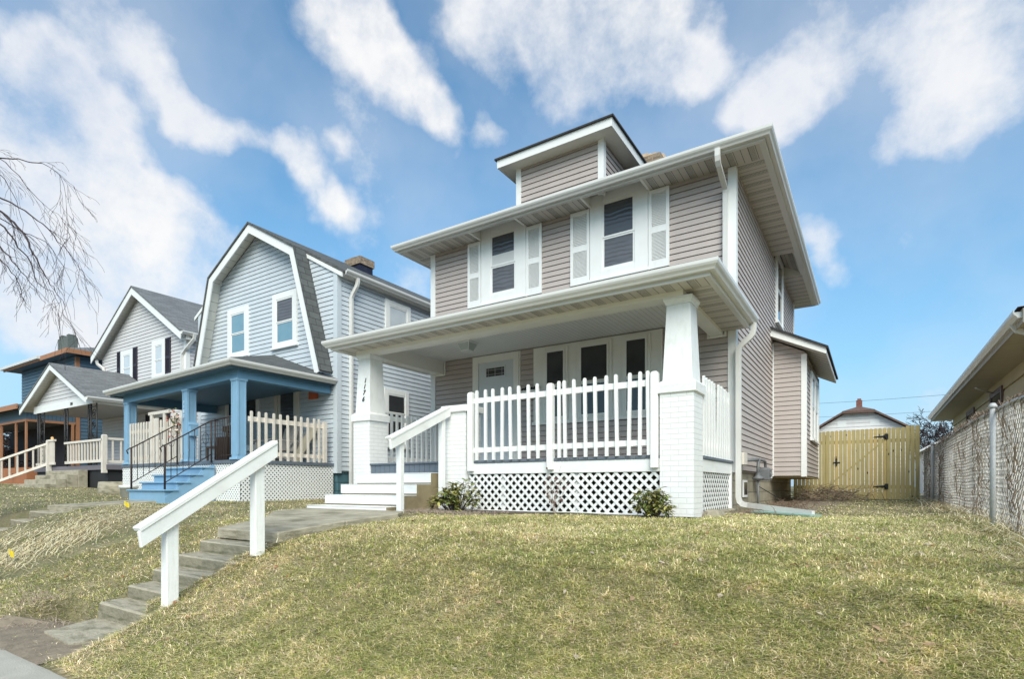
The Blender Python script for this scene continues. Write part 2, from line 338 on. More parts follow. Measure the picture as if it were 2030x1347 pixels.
        uvs = np.stack([(P*T[fid]).sum(1), (P*Wv[fid]).sum(1)], 1)
        uvl.data.foreach_set('uv', uvs.ravel()); me.validate(); me.update()
        return me
def obj(name, mb, m, parent=None, label=None, bevel=0, offset=None):
    mats = m if isinstance(m, (list, tuple)) else [m]
    off = woff(parent) if offset is None else Vector(offset)
    o = bpy.data.objects.new(name, mb.mesh(name, mats, off)); C.objects.link(o)
    if parent: o.parent = parent
    OFF[o.name] = off
    if label: o['label'] = label
    if bevel:
        b = o.modifiers.new('bevel', 'BEVEL'); b.width = bevel; b.segments = 1; b.limit_method = 'ANGLE'
    return o
_tx = bpy.data.textures.new('chips', 'CLOUDS'); _tx.noise_scale = .09; _tx.noise_depth = 3
def rough(o, lv=4, st=.022):
    a = o.modifiers.new('sub', 'SUBSURF'); a.subdivision_type = 'SIMPLE'; a.levels = lv; a.render_levels = lv
    d = o.modifiers.new('chip', 'DISPLACE'); d.texture = _tx; d.strength = st; d.mid_level = .5; d.texture_coords = 'GLOBAL'
    return o
def dup(src, parent, loc):
    o = src.copy(); C.objects.link(o); o.parent = parent; o.location = loc; return o
def thing(name, label, cat, loc=(0, 0, 0), group=None):
    o = bpy.data.objects.new(name, None); C.objects.link(o); o.location = loc; o.empty_display_size = .2
    o['label'] = label; o['category'] = cat
    if group: o['group'] = group
    OFF[o.name] = Vector(loc); return o
def solo(name, mb, m, label, cat, base, group=None, bevel=0):   # a thing of one mesh
    o = obj(name, mb, m, None, label, bevel, offset=base); o.location = base; o['category'] = cat
    if group: o['group'] = group
    return o
def struct(o, kind='structure'): o['kind'] = kind; return o
# facade frames: a along the wall, b outward
FR = lambda Y: (lambda a, b, z: (a, Y - b, z))
RT = lambda X: (lambda a, b, z: (X + b, a, z))
LF = lambda X: (lambda a, b, z: (X - b, a, z))
BK = lambda Y: (lambda a, b, z: (a, Y + b, z))
def fbox(mb, F, a0, a1, b0, b1, z0, z1, m=0):
    p = F(a0, b0, z0); q = F(a1, b1, z1); return mb.box(min(p[0], q[0]), max(p[0], q[0]), min(p[1], q[1]), max(p[1], q[1]), z0, z1, m)
def siding(mb, F, a0, a1, z0, z1, course=.1016, lim=None, m=0, lip=.019):
    z = z0
    while z < z1 - 1e-4:
        zt = min(z + course, z1); g = .011 * course / .1
        def L(zz): return (a0, a1) if lim is None else lim(zz)
        l0, r0 = L(z); lg, rg = L(min(z + g, z1)); l1, r1 = L(zt)
        if r0 - l0 < .02: break
        if r1 - l1 < 0: l1 = r1 = (l1 + r1)/2
        mb.face([F(lg, lip, z+g), F(rg, lip, z+g), F(r1, .006, zt), F(l1, .006, zt)], m)
        mb.face([F(lg, -.016, z+g), F(rg, -.016, z+g), F(rg, lip, z+g), F(lg, lip, z+g)], m)
        mb.face([F(l0, -.016, z), F(r0, -.016, z), F(rg, -.016, z+g), F(lg, -.016, z+g)], m)
        mb.face([F(l0, .006, z), F(r0, .006, z), F(r0, -.016, z), F(l0, -.016, z)], m)
        z += course
    return mb
def window(root, F, a0, a1, z0, z1, cw=.1, head=None, sill=True, frame=trimw, panes=(gdark, gdark), split=.5, label=None, b=.055, name='window', shade=None, single=False):
    head = head or cw
    mb = MB()
    fbox(mb, F, a0, a0+cw, 0, b, z0, z1); fbox(mb, F, a1-cw, a1, 0, b, z0, z1)
    fbox(mb, F, a0+cw, a1-cw, 0, b-.003, z1-head, z1); fbox(mb, F, a0+cw, a1-cw, 0, b-.003, z0, z0+cw*.6)
    w = obj(name, mb, frame, root, label, .004)
    ia0, ia1, iz0, iz1 = a0+cw, a1-cw, z0+cw*.6, z1-head
    mid = iz0 + (iz1-iz0)*split; st = .035
    parts = ((iz0, iz1, 0),) if single else ((iz0, mid, 0), (mid, iz1, 1))
    for (s0, s1, up) in parts:
        ms = MB(); bb = (.022, .034) if not up else (.030, .044)
        lo = st*1.3 if not up else st*.8; hi = st*.8 if not up else st
        if not up and not single: s1 -= .003
        fbox(ms, F, ia0, ia0+st, *bb, s0, s1); fbox(ms, F, ia1-st, ia1, *bb, s0, s1)
        fbox(ms, F, ia0+st, ia1-st, *bb, s0, s0+lo); fbox(ms, F, ia0+st, ia1-st, *bb, s1-hi, s1)
        obj('sash', ms, frame, w)
        mp = MB(); q = bb[0]+.003
        fbox(mp, F, ia0+st-.002, ia1-st+.002, q-.004, q, s0+lo-.002, s1-hi+.002)
        obj('pane', mp, panes[up], w)
        if shade and up:
            mq = MB(); fbox(mq, F, ia0+st, ia1-st, q+.001, q+.003, s0+lo, s0+lo+(s1-s0)*shade); obj('blind', mq, curtain, w)
    if sill:
        m2 = MB(); fbox(m2, F, a0-.03, a1+.03, .0, b+.03, z0-.045, z0-.002); obj('sill', m2, frame, w, bevel=.004)
    return w
def shutter(root, F, a0, a1, z0, z1, m=trimw, slats=20, label=None):
    mb = MB(); fw = .055; b0, b1 = .022, .05
    fbox(mb, F, a0, a0+fw, b0, b1, z0, z1); fbox(mb, F, a1-fw, a1, b0, b1, z0, z1)
    zm = (z0+z1)/2 - .02
    for zz0, zz1 in ((z0, z0+.13), (zm-.05, zm+.05), (z1-.07, z1)): fbox(mb, F, a0+fw, a1-fw, b0, b1-.002, zz0, zz1)
    fbox(mb, F, a0+fw, a1-fw, b0-.004, b0+.004, z0+.1, z1-.05)
    for p0, p1 in ((z0+.13, zm-.05), (zm+.05, z1-.07)):
        n = slats; h = (p1-p0)/n
        for i in range(n):
            z = p0 + i*h
            A = [F(a0+fw, b1-.006, z+h*.12), F(a1-fw, b1-.006, z+h*.12), F(a1-fw, b0+.006, z+h*.95), F(a0+fw, b0+.006, z+h*.95)]
            B = [F(a0+fw, b1-.006, z+h*.30), F(a1-fw, b1-.006, z+h*.30), F(a1-fw, b0+.006, z+h*1.1), F(a0+fw, b0+.006, z+h*1.1)]
            mb.hexa(A + B)
    return obj('shutter', mb, m, root, label)
def clip(poly, x0, x1, y0, y1):
    def cut(P, f, g):
        out = []
        for i in range(len(P)):
            a, b = P[i], P[(i+1) % len(P)]; fa, fb = f(a), f(b)
            if fa >= 0: out.append(a)
            if (fa >= 0) != (fb >= 0):
                t = fa/(fa-fb); out.append((a[0]+(b[0]-a[0])*t, a[1]+(b[1]-a[1])*t))
        return out
    for f in (lambda p: p[0]-x0, lambda p: x1-p[0], lambda p: p[1]-y0, lambda p: y1-p[1]):
        if not poly: return []
        poly = cut(poly, f, None)
    return poly
def lattice(root, F, a0, a1, z0, z1, pitch=.088, w=.038, b=0, m=trimw, label=None, zlow=None):
    mb = MB()
    for s, bb in ((1, b), (-1, b+.0075)):
        k0 = -int((a1-a0+z1-z0)/pitch*1.5)-2
        for k in range(k0, -k0):
            off = k*pitch*math.sqrt(2); hw = w/2*math.sqrt(2); L = z1-z0+.3
            cx = a0 + off
            if s > 0: P = [(cx-hw, z0-.1), (cx+hw, z0-.1), (cx+hw+L, z0-.1+L), (cx-hw+L, z0-.1+L)]
            else: P = [(cx-hw, z0-.1), (cx+hw, z0-.1), (cx+hw-L, z0-.1+L), (cx-hw-L, z0-.1+L)]
            P = clip(P, a0, a1, z0, z1)
            if len(P) >= 3: mb.prism(P, lambda u, v, ww: F(u, ww, v), bb, bb+.006)
    return obj('lattice_panel', mb, m, root, label)
GUT = [(0,0),(.065,0),(.08,.025),(.105,.05),(.118,.075),(.118,.115),(.105,.115),(.102,.085),(.012,.085),(.012,.115),(0,.115)]
def gutprof(z, o=0): return [(o+a, z+b) for a, b in GUT]
def textmesh(name, s, size, mt, parent, M, ext=.004, shear=0, label=None):
    cu = bpy.data.curves.new('text', 'FONT'); cu.body = s; cu.size = size; cu.extrude = ext; cu.shear = shear; cu.align_x = 'CENTER'
    to = bpy.data.objects.new('text', cu); C.objects.link(to)
    dg = bpy.context.evaluated_depsgraph_get(); me = bpy.data.meshes.new_from_object(to.evaluated_get(dg))
    bpy.data.objects.remove(to); bpy.data.curves.remove(cu)
    me.transform(M); me.transform(Matrix.Translation(-woff(parent))); me.materials.clear(); me.materials.append(mt)
    o = bpy.data.objects.new(name, me); C.objects.link(o); o.parent = parent; OFF[o.name] = woff(parent)
    if label: o['label'] = label
    return o
def hip3(mb, x0, x1, y0, y1, z0, z1, inset, m=0, mu=0, under=True):
    a, b, c, d = (x0, y1, z0), (x0, y0, z0), (x1, y0, z0), (x1, y1, z0); e, f = (x0+inset, y1, z1), (x1-inset, y1, z1)
    mb.face([b, c, f, e], m); mb.face([a, b, e], m); mb.face([c, d, f], m); 
    if under: mb.face([a, d, c, b], mu); mb.face([a, e, f, d], mu)
    return mb

# ================================================================ terrain
PX = np.array([-500, 1.62, 1.75, 2.4, 3.0, 3.7, 4.5, 5.8, 7.0, 17, 60, 900.]); PZ = np.array([-.07, -.07, -.03, .22, .47, .72, .84, .90, .925, .95, 1.0, 1.0])
LX = np.array([-500, -60, -30, -22, -16, -13, -10.5, -8.5, 900.]); LZ = np.array([.55, .55, .50, .34, .17, .12, .08, 0, 0])
def sstep(x): x = np.clip(x, 0, 1); return x*x*(3-2*x)
def gz(x, y):
    x = np.asarray(x, float); y = np.asarray(y, float)
    z = np.interp(y, PX, PZ) + np.interp(x, LX, LZ)*sstep((y-1.7)/2.2)
    z = z - .07*sstep((x-.2)/.9)*sstep((y-2.5)/2)*sstep((9-y)/3)
    z = z + .012*np.sin(x*2.1+y*1.3)*np.sin(y*1.7-x*.6)*sstep((y-2)/1)
    z = z - .05*np.exp(-((x+.9)**2/2+(y-9.0)**2/3))
    w = .07
    def band(a, b, v, q): return sstep((v-a+q)/q)*sstep((b+q-v)/q)
    # beds of the stair flights and of the sunken paths are cut into the bank
    k = band(-6.37, -5.50+.07*np.sin(y*7)+.05*np.sin(y*17), x, w)*band(2.38, 3.62, y, .05); z = z*(1-k)+(.16+(y-2.4)*.54-.30)*k
    k = band(-6.95, -5.32, x, .14)*band(1.5, 2.36, y, .12)*(y > 1.6); z = z*(1-k)+(-.055+(y-1.6)*.02)*k
    k = band(-13.12, -11.98, x, .1)*band(2.4, 4.05, y, .05); z = z*(1-k)+(.13+(y-2.45)*.535-.28)*k
    k = sstep((-6.3-x)/.1)*sstep((x+9.5)/2.7)*band(2.55, 3.75, y, .45); z = z - .135*k
    return z
def gzf(x, y): return float(gz(x, y))
def uniq(*a): return np.unique(np.round(np.concatenate(a), 4))
xs = uniq(np.arange(-7.4, -6.4, .08), np.array([-6.56, -6.52, -6.47, -6.42, -5.65, -5.58, -5.51, -5.44, -5.37, -5.30, -5.26, -5.22, -5.17]), np.array([-3000, -900, -300, -120, -60]), np.arange(-40, -14, 1.), np.arange(-14, 3, .2), np.arange(3, 12, 1.), np.array([20, 60, 200, 900, 3000]))
ys = uniq(np.array([-3000, -300, -60, -20, -8, -3, 0, 1.2]), np.arange(1.5, 4.6, .06), np.arange(4.6, 9, .12), np.arange(9, 20, .5), np.array([25, 40, 60, 120, 300, 900, 3000]))
GX, GY = np.meshgrid(xs, ys); GZ = gz(GX, GY)
nx, ny = len(xs), len(ys)
me = bpy.data.meshes.new('lawn')
idx = np.arange(nx*ny).reshape(ny, nx)
F4 = np.stack([idx[:-1, :-1], idx[:-1, 1:], idx[1:, 1:], idx[1:, :-1]], -1).reshape(-1, 4)
me.from_pydata(np.stack([GX, GY, GZ], -1).reshape(-1, 3).tolist(), [], F4.tolist())
me.polygons.foreach_set('use_smooth', [True]*len(me.polygons))
def lawnpat(t, vec, c, ob):
    n = nd(t, 'ShaderNodeTexNoise'); n.inputs['Scale'].default_value = 1.1; n.inputs['Detail'].default_value = 8; n.inputs['Roughness'].default_value = .7; t.links.new(ob, n.inputs['Vector'])
    r = nd(t, 'ShaderNodeValToRGB'); t.links.new(n.outputs['Fac'], r.inputs[0])
    e = r.color_ramp.elements; e[0].position = .35; e[0].color = (.10, .105, .045, 1); e[1].position = .62; e[1].color = (.24, .20, .12, 1)
    n2 = nd(t, 'ShaderNodeTexNoise'); n2.inputs['Scale'].default_value = 60; n2.inputs['Detail'].default_value = 6; t.links.new(ob, n2.inputs['Vector'])
    mp = nd(t, 'ShaderNodeMapRange'); t.links.new(n2.outputs['Fac'], mp.inputs[0]); mp.inputs[3].default_value = .45; mp.inputs[4].default_value = 1.6
    s = nd(t, 'ShaderNodeVectorMath', operation='SCALE'); t.links.new(r.outputs[0], s.inputs[0]); t.links.new(mp.outputs[0], s.inputs['Scale'])
    return s.outputs[0], n2.outputs['Fac']
lawnm = mat('turf_soil', (.2, .18, .09), .95, .1, 3, bump=.9, bscale=70, pattern=lawnpat)
me.materials.append(lawnm); lawn = bpy.data.objects.new('lawn', me); C.objects.link(lawn); struct(lawn)
# sidewalk slabs, verge side left as lawn, kerb and road behind the camera
m = MB(); x = -42.0; i = 0
while x < 12:
    w = 1.5
    jz = random.uniform(-.012, .012)
    m.box(x+.006, x+w-.006, .1, 1.60+random.uniform(-.02, .03), -.12, -.045+jz); x += w
struct(rough(obj('sidewalk', m, concrete2, bevel=.008), 3, .012))
struct(obj('road', MB().box(-200, 200, -11, -3.0, -.3, -.19), mat('asphalt', (.05, .05, .052), .9, .15, 8, bump=.6)))
struct(obj('kerb', MB().box(-200, 200, -3.0, -2.82, -.3, -.055), concrete2, bevel=.02))
# lead walk between sidewalk and steps, upper walkway
m = MB(); m.hexa([(-6.30,1.95,-.10),(-5.6,1.90,-.10),(-5.50,2.42,-.10),(-6.42,2.46,-.10),(-6.30,1.95,-.008),(-5.6,1.90,-.008),(-5.50,2.42,.004),(-6.42,2.46,.006)])
struct(rough(obj('lower_path', m, concrete), 5, .02))
m = MB()
def slab(m, P, th_=.12): m.hexa([(x, y, z-th_) for x, y, z in P] + [(x, y, z) for x, y, z in P])
slab(m, [(-6.45,3.62,.817),(-5.28,3.62,.815),(-5.28,4.52,.895),(-6.85,4.50,.90)])
slab(m, [(-6.86,4.515,.902),(-5.28,4.535,.897),(-5.28,5.40,.945),(-7.6,5.15,.945)])
slab(m, [(-7.6,5.165,.947),(-5.30,5.415,.947),(-5.6,5.84,.955),(-7.7,5.84,.955)])
struct(rough(obj('walkway', m, concrete, bevel=.012), 5, .014))
def steps_block(name, label, x0, x1, y0, n, rise, run, ztop0, grp):
    t = thing(name, label, 'steps', ((x0+x1)/2, y0, ztop0-rise), grp)
    for i in range(n):
        mb = MB(); z = ztop0 + i*rise; j = random.uniform(-.03, .03)
        mb.hexa([(x0+j, y0+i*run+.012, z-.24), (x1+j, y0+i*run+random.uniform(0, .03), z-.24), (x1+j, y0+(i+1)*run+.06, z-.24), (x0+j, y0+(i+1)*run+.06, z-.24),
                 (x0+j+.012, y0+i*run+.02, z), (x1+j-.012, y0+i*run+.015, z-.008), (x1+j, y0+(i+1)*run+.06, z-.005), (x0+j, y0+(i+1)*run+.06, z+.004)])
        mb.m = [1, 0, 1, 1, 1, 1]; rough(obj('tread', mb, [concrete, concrete3], t, bevel=.016), 5, .014)
    return t
steps_block('concrete_steps', 'worn concrete steps climbing the lawn bank under the white sloping handrail', -6.45, -5.28, 2.40, 5, .132, .25, .16, 'flights of concrete steps up the lawn bank')
steps_block('concrete_steps', 'half buried concrete steps in the straw strewn bank before the pale blue house', -13.1, -12.0, 2.45, 6, .145, .27, .13, 'flights of concrete steps up the lawn bank')
m = MB(); slab(m, [(-13.1,4.1,.955),(-12.0,4.1,.955),(-11.8,5.5,1.03),(-13.0,5.5,1.03)]); struct(obj('neighbour_walkway', m, concrete, bevel=.01))
# soil patches (thin raised sheets)
soilm = mat('bare_soil', (.23, .185, .135), .95, .25, 9, bump=1.0, bscale=35)
def patch(name, pts, m_, dz=.008, n=14):
    # pts: outline ; triangulated fan with ground heights
    mb = MB(); cx = sum(p[0] for p in pts)/len(pts); cy = sum(p[1] for p in pts)/len(pts)
    for i in range(len(pts)):
        a = pts[i]; b = pts[(i+1) % len(pts)]; K = 5
        for k in range(K):
            f0, f1 = k/K, (k+1)/K
            q = [(cx+(a[0]-cx)*f0, cy+(a[1]-cy)*f0), (cx+(a[0]-cx)*f1, cy+(a[1]-cy)*f1), (cx+(b[0]-cx)*f1, cy+(b[1]-cy)*f1), (cx+(b[0]-cx)*f0, cy+(b[1]-cy)*f0)]
            q = [(x, y, gzf(x, y)+dz*(1 if not (abs(x-a[0])<1e-6) else 1)) for x, y in q]
            if k == 0: q = [q[0], q[1], q[2]]
            mb.face(q)
    o = obj(name, mb, m_); struct(o); return o
patch('bare_soil_patch', [(-7.0,1.56),(-6.6,1.50),(-6.1,1.57),(-5.7,1.48),(-5.3,1.60),(-5.3,2.0),(-5.33,2.38),(-6.0,2.37),(-6.45,2.40),(-6.8,2.2),(-7.1,1.9)], soilm, .022)
patch('planting_bed', [(-5.95,5.95),(-5.2,6.15),(-4.4,6.55),(-3.3,6.72),(-2.6,6.75),(-2.1,6.72),(-1.75,6.95),(-1.85,7.1),(-5.85,7.12),(-5.93,6.6)], mat('bark_mulch', (.085, .065, .05), .95, .3, 14, bump=1.0, bscale=30), .012)
patch('side_yard_soil', [(-1.86,7.5),(-1.45,7.6),(-1.3,9.2),(-.6,10.5),(-.3,13),(-.4,16.5),(-1.9,17.0),(-1.86,9.4)], soilm)

# ================================================================ MAIN HOUSE
X0, X1, Y0, Y1 = -8.15, -1.83, 9.4, 17.3
H = thing('taupe_house', 'taupe sided two storey house with white brick porch piers, white railings and front dormer', 'house', (-5.0, 9.4, .93))
f, r, l, k = FR(Y0), RT(X1), LF(X0), BK(Y1)
m = MB(); m.box(X0+.02, X1-.02, Y0+.02, Y1-.02, 1.55, 6.46)
siding(m, f, X0, X1, 1.57, 6.42); siding(m, r, Y0, Y1, 1.57, 6.42); siding(m, l, Y0, Y1, 1.57, 6.42); siding(m, k, X0, X1, 1.57, 6.42)
obj('wall', m, taupe, H)
m = MB(); m.box(X0+.05, X1-.05, Y0+.05, Y1-.05, .6, 1.56); obj('foundation', m, stone, H)
for (x, y, sx, sy) in ((X0, Y0, -1, -1), (X1, Y0, 1, -1), (X1, Y1, 1, 1), (X0, Y1, -1, 1)):
    m = MB(); w = .10; zz = (1.53, 6.41)
    m.box(x+sx*.028, x-sx*w, y+sy*.028, y-sy*.01, *zz); m.box(x+sx*.0275, x-sx*.01, y-sy*.0105, y-sy*w, *zz); obj('corner_board', m, trimw, H)
# main eaves ---------------------------------------------------------------
E_ = .52; zs = 6.42
m = MB(); m.sweep3(X0, X1, Y0, Y1, gutprof(6.43, E_), closed=True); obj('gutter', m, gutm, H)
m = MB(); m.sweep3(X0, X1, Y0, Y1, [(E_-.02, zs-.02), (E_, zs-.02), (E_, 6.55), (E_-.02, 6.55)], closed=True)
m.sweep3(X0, X1, Y0, Y1, [(E_-.12, zs+.004), (E_-.021, zs-.012), (E_-.021, zs+.02), (E_-.12, zs+.02)], closed=True); obj('fascia', m, gutm, H)
notch = [(-6.80, -5.70), (-4.32, -3.22)]
segs = [(X0-E_, notch[0][0]), (notch[0][1], notch[1][0]), (notch[1][1], X1+E_)]
for a, b in segs: obj('soffit', MB().box(a, b, Y0-E_+.021, Y0-.001, zs, zs+.015), soffX, H)
m = MB(); m.box(X1+.001, X1+E_-.021, Y0, 13.55, zs, zs+.015); m.box(X1+.001, X1+E_-.021, 15.05, Y1+E_, zs, zs+.015)
m.box(X0-E_+.021, X0-.001, Y0, Y1+E_, zs, zs+.015); m.box(X0, X1, Y1+.001, Y1+E_-.021, zs, zs+.015)
m.hexa([(X1+.001,13.55,6.70),(X1+E_-.021,13.55,6.43),(X1+E_-.021,15.05,6.43),(X1+.001,15.05,6.70),(X1+.001,13.55,6.72),(X1+E_-.021,13.55,6.45),(X1+E_-.021,15.05,6.45),(X1+.001,15.05,6.72)])
obj('side_soffit', m, soffY, H)
for y in (13.55, 15.05): obj('recess_cheek', MB().prism([(X1+.001, 6.43), (X1+E_-.021, 6.43), (X1+.001, 6.71)], lambda u, v, w: (u, w, v), y-.006, y+.006), vinylw, H)
for a, b in notch:
    m = MB(); ya, yb = Y0-E_+.021, Y0-.002
    m.hexa([(a, ya, 6.425), (b, ya, 6.425), (b, yb, 6.70), (a, yb, 6.70), (a, ya, 6.445), (b, ya, 6.445), (b, yb, 6.72), (a, yb, 6.72)])
    for x, s in ((a, -1), (b, 1)):
        m.prism([(ya, 6.425), (yb, 6.425), (yb, 6.70)], lambda u, v, w: (w, u, v), x, x+s*.012)
        m.box(x-.018, x+.018, ya, yb, zs-.012, zs+.004)
    m.box(a-.001, b+.001, Y0-.04, Y0-.001, 6.40, 6.71); obj('window_head_recess', m, vinylw, H)
# hip roof
m = MB(); o_ = E_+.05; ze = 6.55; zr = 8.62
A, B_, C_, D_ = (X0-o_, Y0-o_, ze), (X1+o_, Y0-o_, ze), (X1+o_, Y1+o_, ze), (X0-o_, Y1+o_, ze)
hw = (X1-X0)/2+o_; P1, P2 = ((X0+X1)/2, Y0-o_+hw, zr), ((X0+X1)/2, Y1+o_-hw, zr)
m.face([A, B_, P1]); m.face([B_, C_, P2, P1]); m.face([C_, D_, P2]); m.face([D_, A, P1, P2]); 
obj('roof', m, shingd, H)
# chimney
m = MB(); m.box(-4.66, -4.12, 12.75, 13.3, 7.9, 9.10)
ch = obj('chimney', m, brickr, H)
m = MB()
for i in range(9): x = -4.66+random.random()*.45; y = 12.72+random.random()*.45; h = .10+random.random()*.12; m.frus((x+.07, y+.06, 9.1), .17, .12, (x+.06, y+.06, 9.1+h), .13, .10)
obj('loose_brick', m, mat('pale_brick', (.50, .38, .27), .95, .2, 9, bump=.5), ch)
# dormer
m = MB(); dx0, dx1, dy = -5.78, -4.00, 9.18; dz1 = 7.47
D = obj('dormer', m.box(dx0+.01, dx1-.01, dy+.01, 11.6, 6.6, dz1), taupe, H)
m = MB(); siding(m, FR(dy), dx0, dx1, 6.60, dz1); siding(m, RT(dx1), dy, 11.6, 6.60, dz1); siding(m, LF(dx0), dy, 11.6, 6.60, dz1); obj('dormer_siding', m, taupe, D)
for x, s in ((dx0, -1), (dx1, 1)): m = MB(); m.box(x+s*.026, x-s*.085, dy-.026, dy+.01, 6.5, dz1); m.box(x+s*.0255, x-s*.01, dy+.0105, dy+.085, 6.5, dz1); obj('corner_board', m, trimw, D)
do = .26; m = MB(); m.sweep3(dx0, dx1, dy, 11.6, [(do, 7.455), (do+.03, 7.455), (do+.035, 7.60), (do, 7.60)]); obj('fascia', m, trimw, D)
m = MB(); m.box(dx0-do, dx1+do, dy-do, 11.6, dz1, dz1+.012); obj('dormer_soffit', m, vinylw, D)
m = MB(); q = do+.07; a = (dx0-q, dy-q, 7.60); b = (dx1+q, dy-q, 7.60); c = (dx1+q, 12.0, 7.60); d = (dx0-q, 12.0, 7.60); e1 = ((dx0+dx1)/2, dy-q+1.2, 8.05); e2 = ((dx0+dx1)/2, 12.0, 8.05)
lift = lambda p: (p[0], p[1], p[2]+.03)
m.face([a, d, c, b]); a2, b2, c2, d2 = map(lift, (a, b, c, d)); m.face([a, b, b2, a2]); m.face([b, c, c2, b2]); m.face([d, a, a2, d2]); m.face([a2, b2, e1]); m.face([b2, c2, e2, e1]); m.face([d2, a2, e1, e2]); m.face([c2, d2, e2]); m.face([c, d, d2, c2])
obj('dormer_roof', m, shingd, D)
# upstairs windows + shutters
for (a0, a1, g) in ((-6.79, -5.71, (gwavy, gwavyd)), (-4.33, -3.24, (gwavy, gwavyd))):
    window(H, f, a0, a1, 5.08, 6.66, cw=.24, head=.19, panes=g, split=.46, b=.05, shade=.30 if a0 < -5 else None)
for a0, a1 in ((-7.14, -6.80), (-5.70, -5.35), (-4.73, -4.34), (-3.23, -2.87)): shutter(H, f, a0, a1, 5.05, 6.405)
window(H, r, 13.80, 14.85, 5.05, 6.66, cw=.12, panes=(gdark, gdark))
# ground floor front: door and triple window
m = MB()
fbox(m, f, -7.0, -6.87, 0, .045, 1.72, 4.0); fbox(m, f, -6.0, -5.88, 0, .045, 1.72, 4.0); fbox(m, f, -6.87, -6.0, 0, .042, 3.86, 4.0); fbox(m, f, -6.87, -6.0, 0, .06, 1.72, 1.80)
fbox(m, f, -7.03, -5.85, .0, .025, 1.715, 4.01)
fr = obj('door_frame', m, vinylw, H, bevel=.003)
m = MB(); fbox(m, f, -6.868, -6.002, .012, .030, 1.81, 3.855)
for (a0, a1, z0, z1) in ((-6.76, -6.48, 1.95, 2.55), (-6.40, -6.12, 1.95, 2.55), (-6.76, -6.48, 2.68, 3.42), (-6.40, -6.12, 2.68, 3.42)):
    fbox(m, f, a0, a1, .030, .033, z0, z1); fbox(m, f, a0+.03, a1-.03, .033, .038, z0+.03, z1-.03)
dr = obj('door', m, doorm, H, label='pale grey front door with a leaded glass panel', bevel=.002)
m = MB(); fbox(m, f, -6.69, -6.19, .030, .040, 3.53, 3.76); obj('door_light_frame', m, doorm, dr)
m = MB(); fbox(m, f, -6.66, -6.22, .040, .043, 3.56, 3.73); obj('door_glass', m, gdark, dr)
m = MB()
for z in (3.60, 3.69): fbox(m, f, -6.66, -6.22, .043, .046, z-.003, z+.003)
for a in (-6.61, -6.27, -6.44): fbox(m, f, a-.003, a+.003, .0431, .0461, 3.56, 3.73)
obj('leaded_strips', m, galv, dr)
m = MB(); m.tube([f(-6.08, .03, 2.72), f(-6.08, .085, 2.72)], .025, 8); obj('door_knob', m, galv, dr)
m = MB(); fbox(m, f, -5.54, -2.99, .0, .030, 2.52, 4.0); fbox(m, f, -5.56, -2.97, .0, .05, 2.50, 2.56); obj('window_surround', m, vinylw, H)
for a0, a1 in ((-5.31, -4.78), (-4.59, -3.90), (-3.71, -3.19)):
    f2 = FR(Y0-.031); window(H, f2, a0, a1, 2.56, 3.96, cw=.055, head=.055, sill=False, frame=vinylw, panes=(gdark, gdark), split=.48, b=.03)
# mailbox, outlet
m = MB(); fbox(m, f, -5.76, -5.42, .02, .14, 3.02, 3.18); mbx = obj('mailbox', m, white, H, label='small white wall mailbox with black scroll top')
m = MB(); 
for i in range(4): a = -5.78+i*.1; m.tube([f(a, .08, 3.19), f(a+.03, .08, 3.23), f(a+.07, .08, 3.21), f(a+.1, .08, 3.25)], .02, 5)
obj('scroll_lid', m, blackm, mbx)
m = MB(); fbox(m, f, -5.50, -5.40, .018, .05, 1.98, 2.12); obj('outlet_cover', m, white, H)
# porch roof -----------------------------------------------------------------
px0, px1, py0, py1 = -8.28, -1.59, 6.75, 9.375
m = MB(); m.sweep3(px0, px1, py0, py1, gutprof(3.83)); obj('porch_gutter', m, gutm, H)
m = MB(); m.sweep3(px0, px1, py0, py1, [(-.02, 3.785), (0, 3.785), (0, 3.94), (-.02, 3.94)]); m.sweep3(px0, px1, py0, py1, [(-.11, 3.805), (-.021, 3.79), (-.021, 3.82), (-.11, 3.82)]); obj('porch_fascia', m, gutm, H)
m = MB(); m.box(px0+.021, px1-.021, py0+.021, 7.12, 3.80, 3.815); obj('porch_soffit', m, soffX, H)
for a, b in ((px0+.021, -8.0), (-2.0, px1-.021)): obj('porch_side_soffit', MB().box(a, b, 7.12, py1, 3.80, 3.815), soffY, H)
m = MB(); m.box(-8.0, -2.0, 7.10, 7.34, 3.735, 4.04); m.box(-8.0, -7.80, 7.341, py1, 3.742, 4.04); m.box(-2.2, -2.0, 7.341, py1, 3.742, 4.04)
for a, b in ((-8.02, -7.78), (-2.22, -1.98)): m.box(a-.03, b+.03, 9.35, 9.378, 3.71, 3.742); m.box(a-.03, a-.001, 9.35, 9.378, 3.742, 4.03); m.box(b+.001, b+.03, 9.35, 9.378, 3.742, 4.03)
obj('porch_beam', m, vinylw, H)
m = MB(); m.box(-7.8, -2.2, 7.34, py1, 4.02, 4.035); obj('porch_ceiling', m, soffC, H)
m = MB(); hip3(m, px0-.10, px1+.10, py0-.10, py1+.02, 3.955, 4.93, 2.4, under=False); obj('porch_roof', m, shingd, H)
m = MB(); c = (-6.38, 8.35)
m.box(c[0]-.15, c[0]+.15, c[1]-.15, c[1]+.15, 3.985, 4.018)
pl = obj('porch_light', m, trimw, H); m = MB(); m.frus((c[0], c[1], 3.86), .17, .17, (c[0], c[1], 3.985), .26, .26); obj('lamp_glass', m, lampg, pl)
m = MB(); m.box(c[0]-.09, c[0]+.09, c[1]-.09, c[1]+.09, 3.845, 3.86)
for sx in (-1, 1):
    for sy in (-1, 1): m.beam((c[0]+sx*.088, c[1]+sy*.088, 3.86), (c[0]+sx*.133, c[1]+sy*.133, 3.985), .012, .012)
obj('lamp_cage', m, trimw, pl)
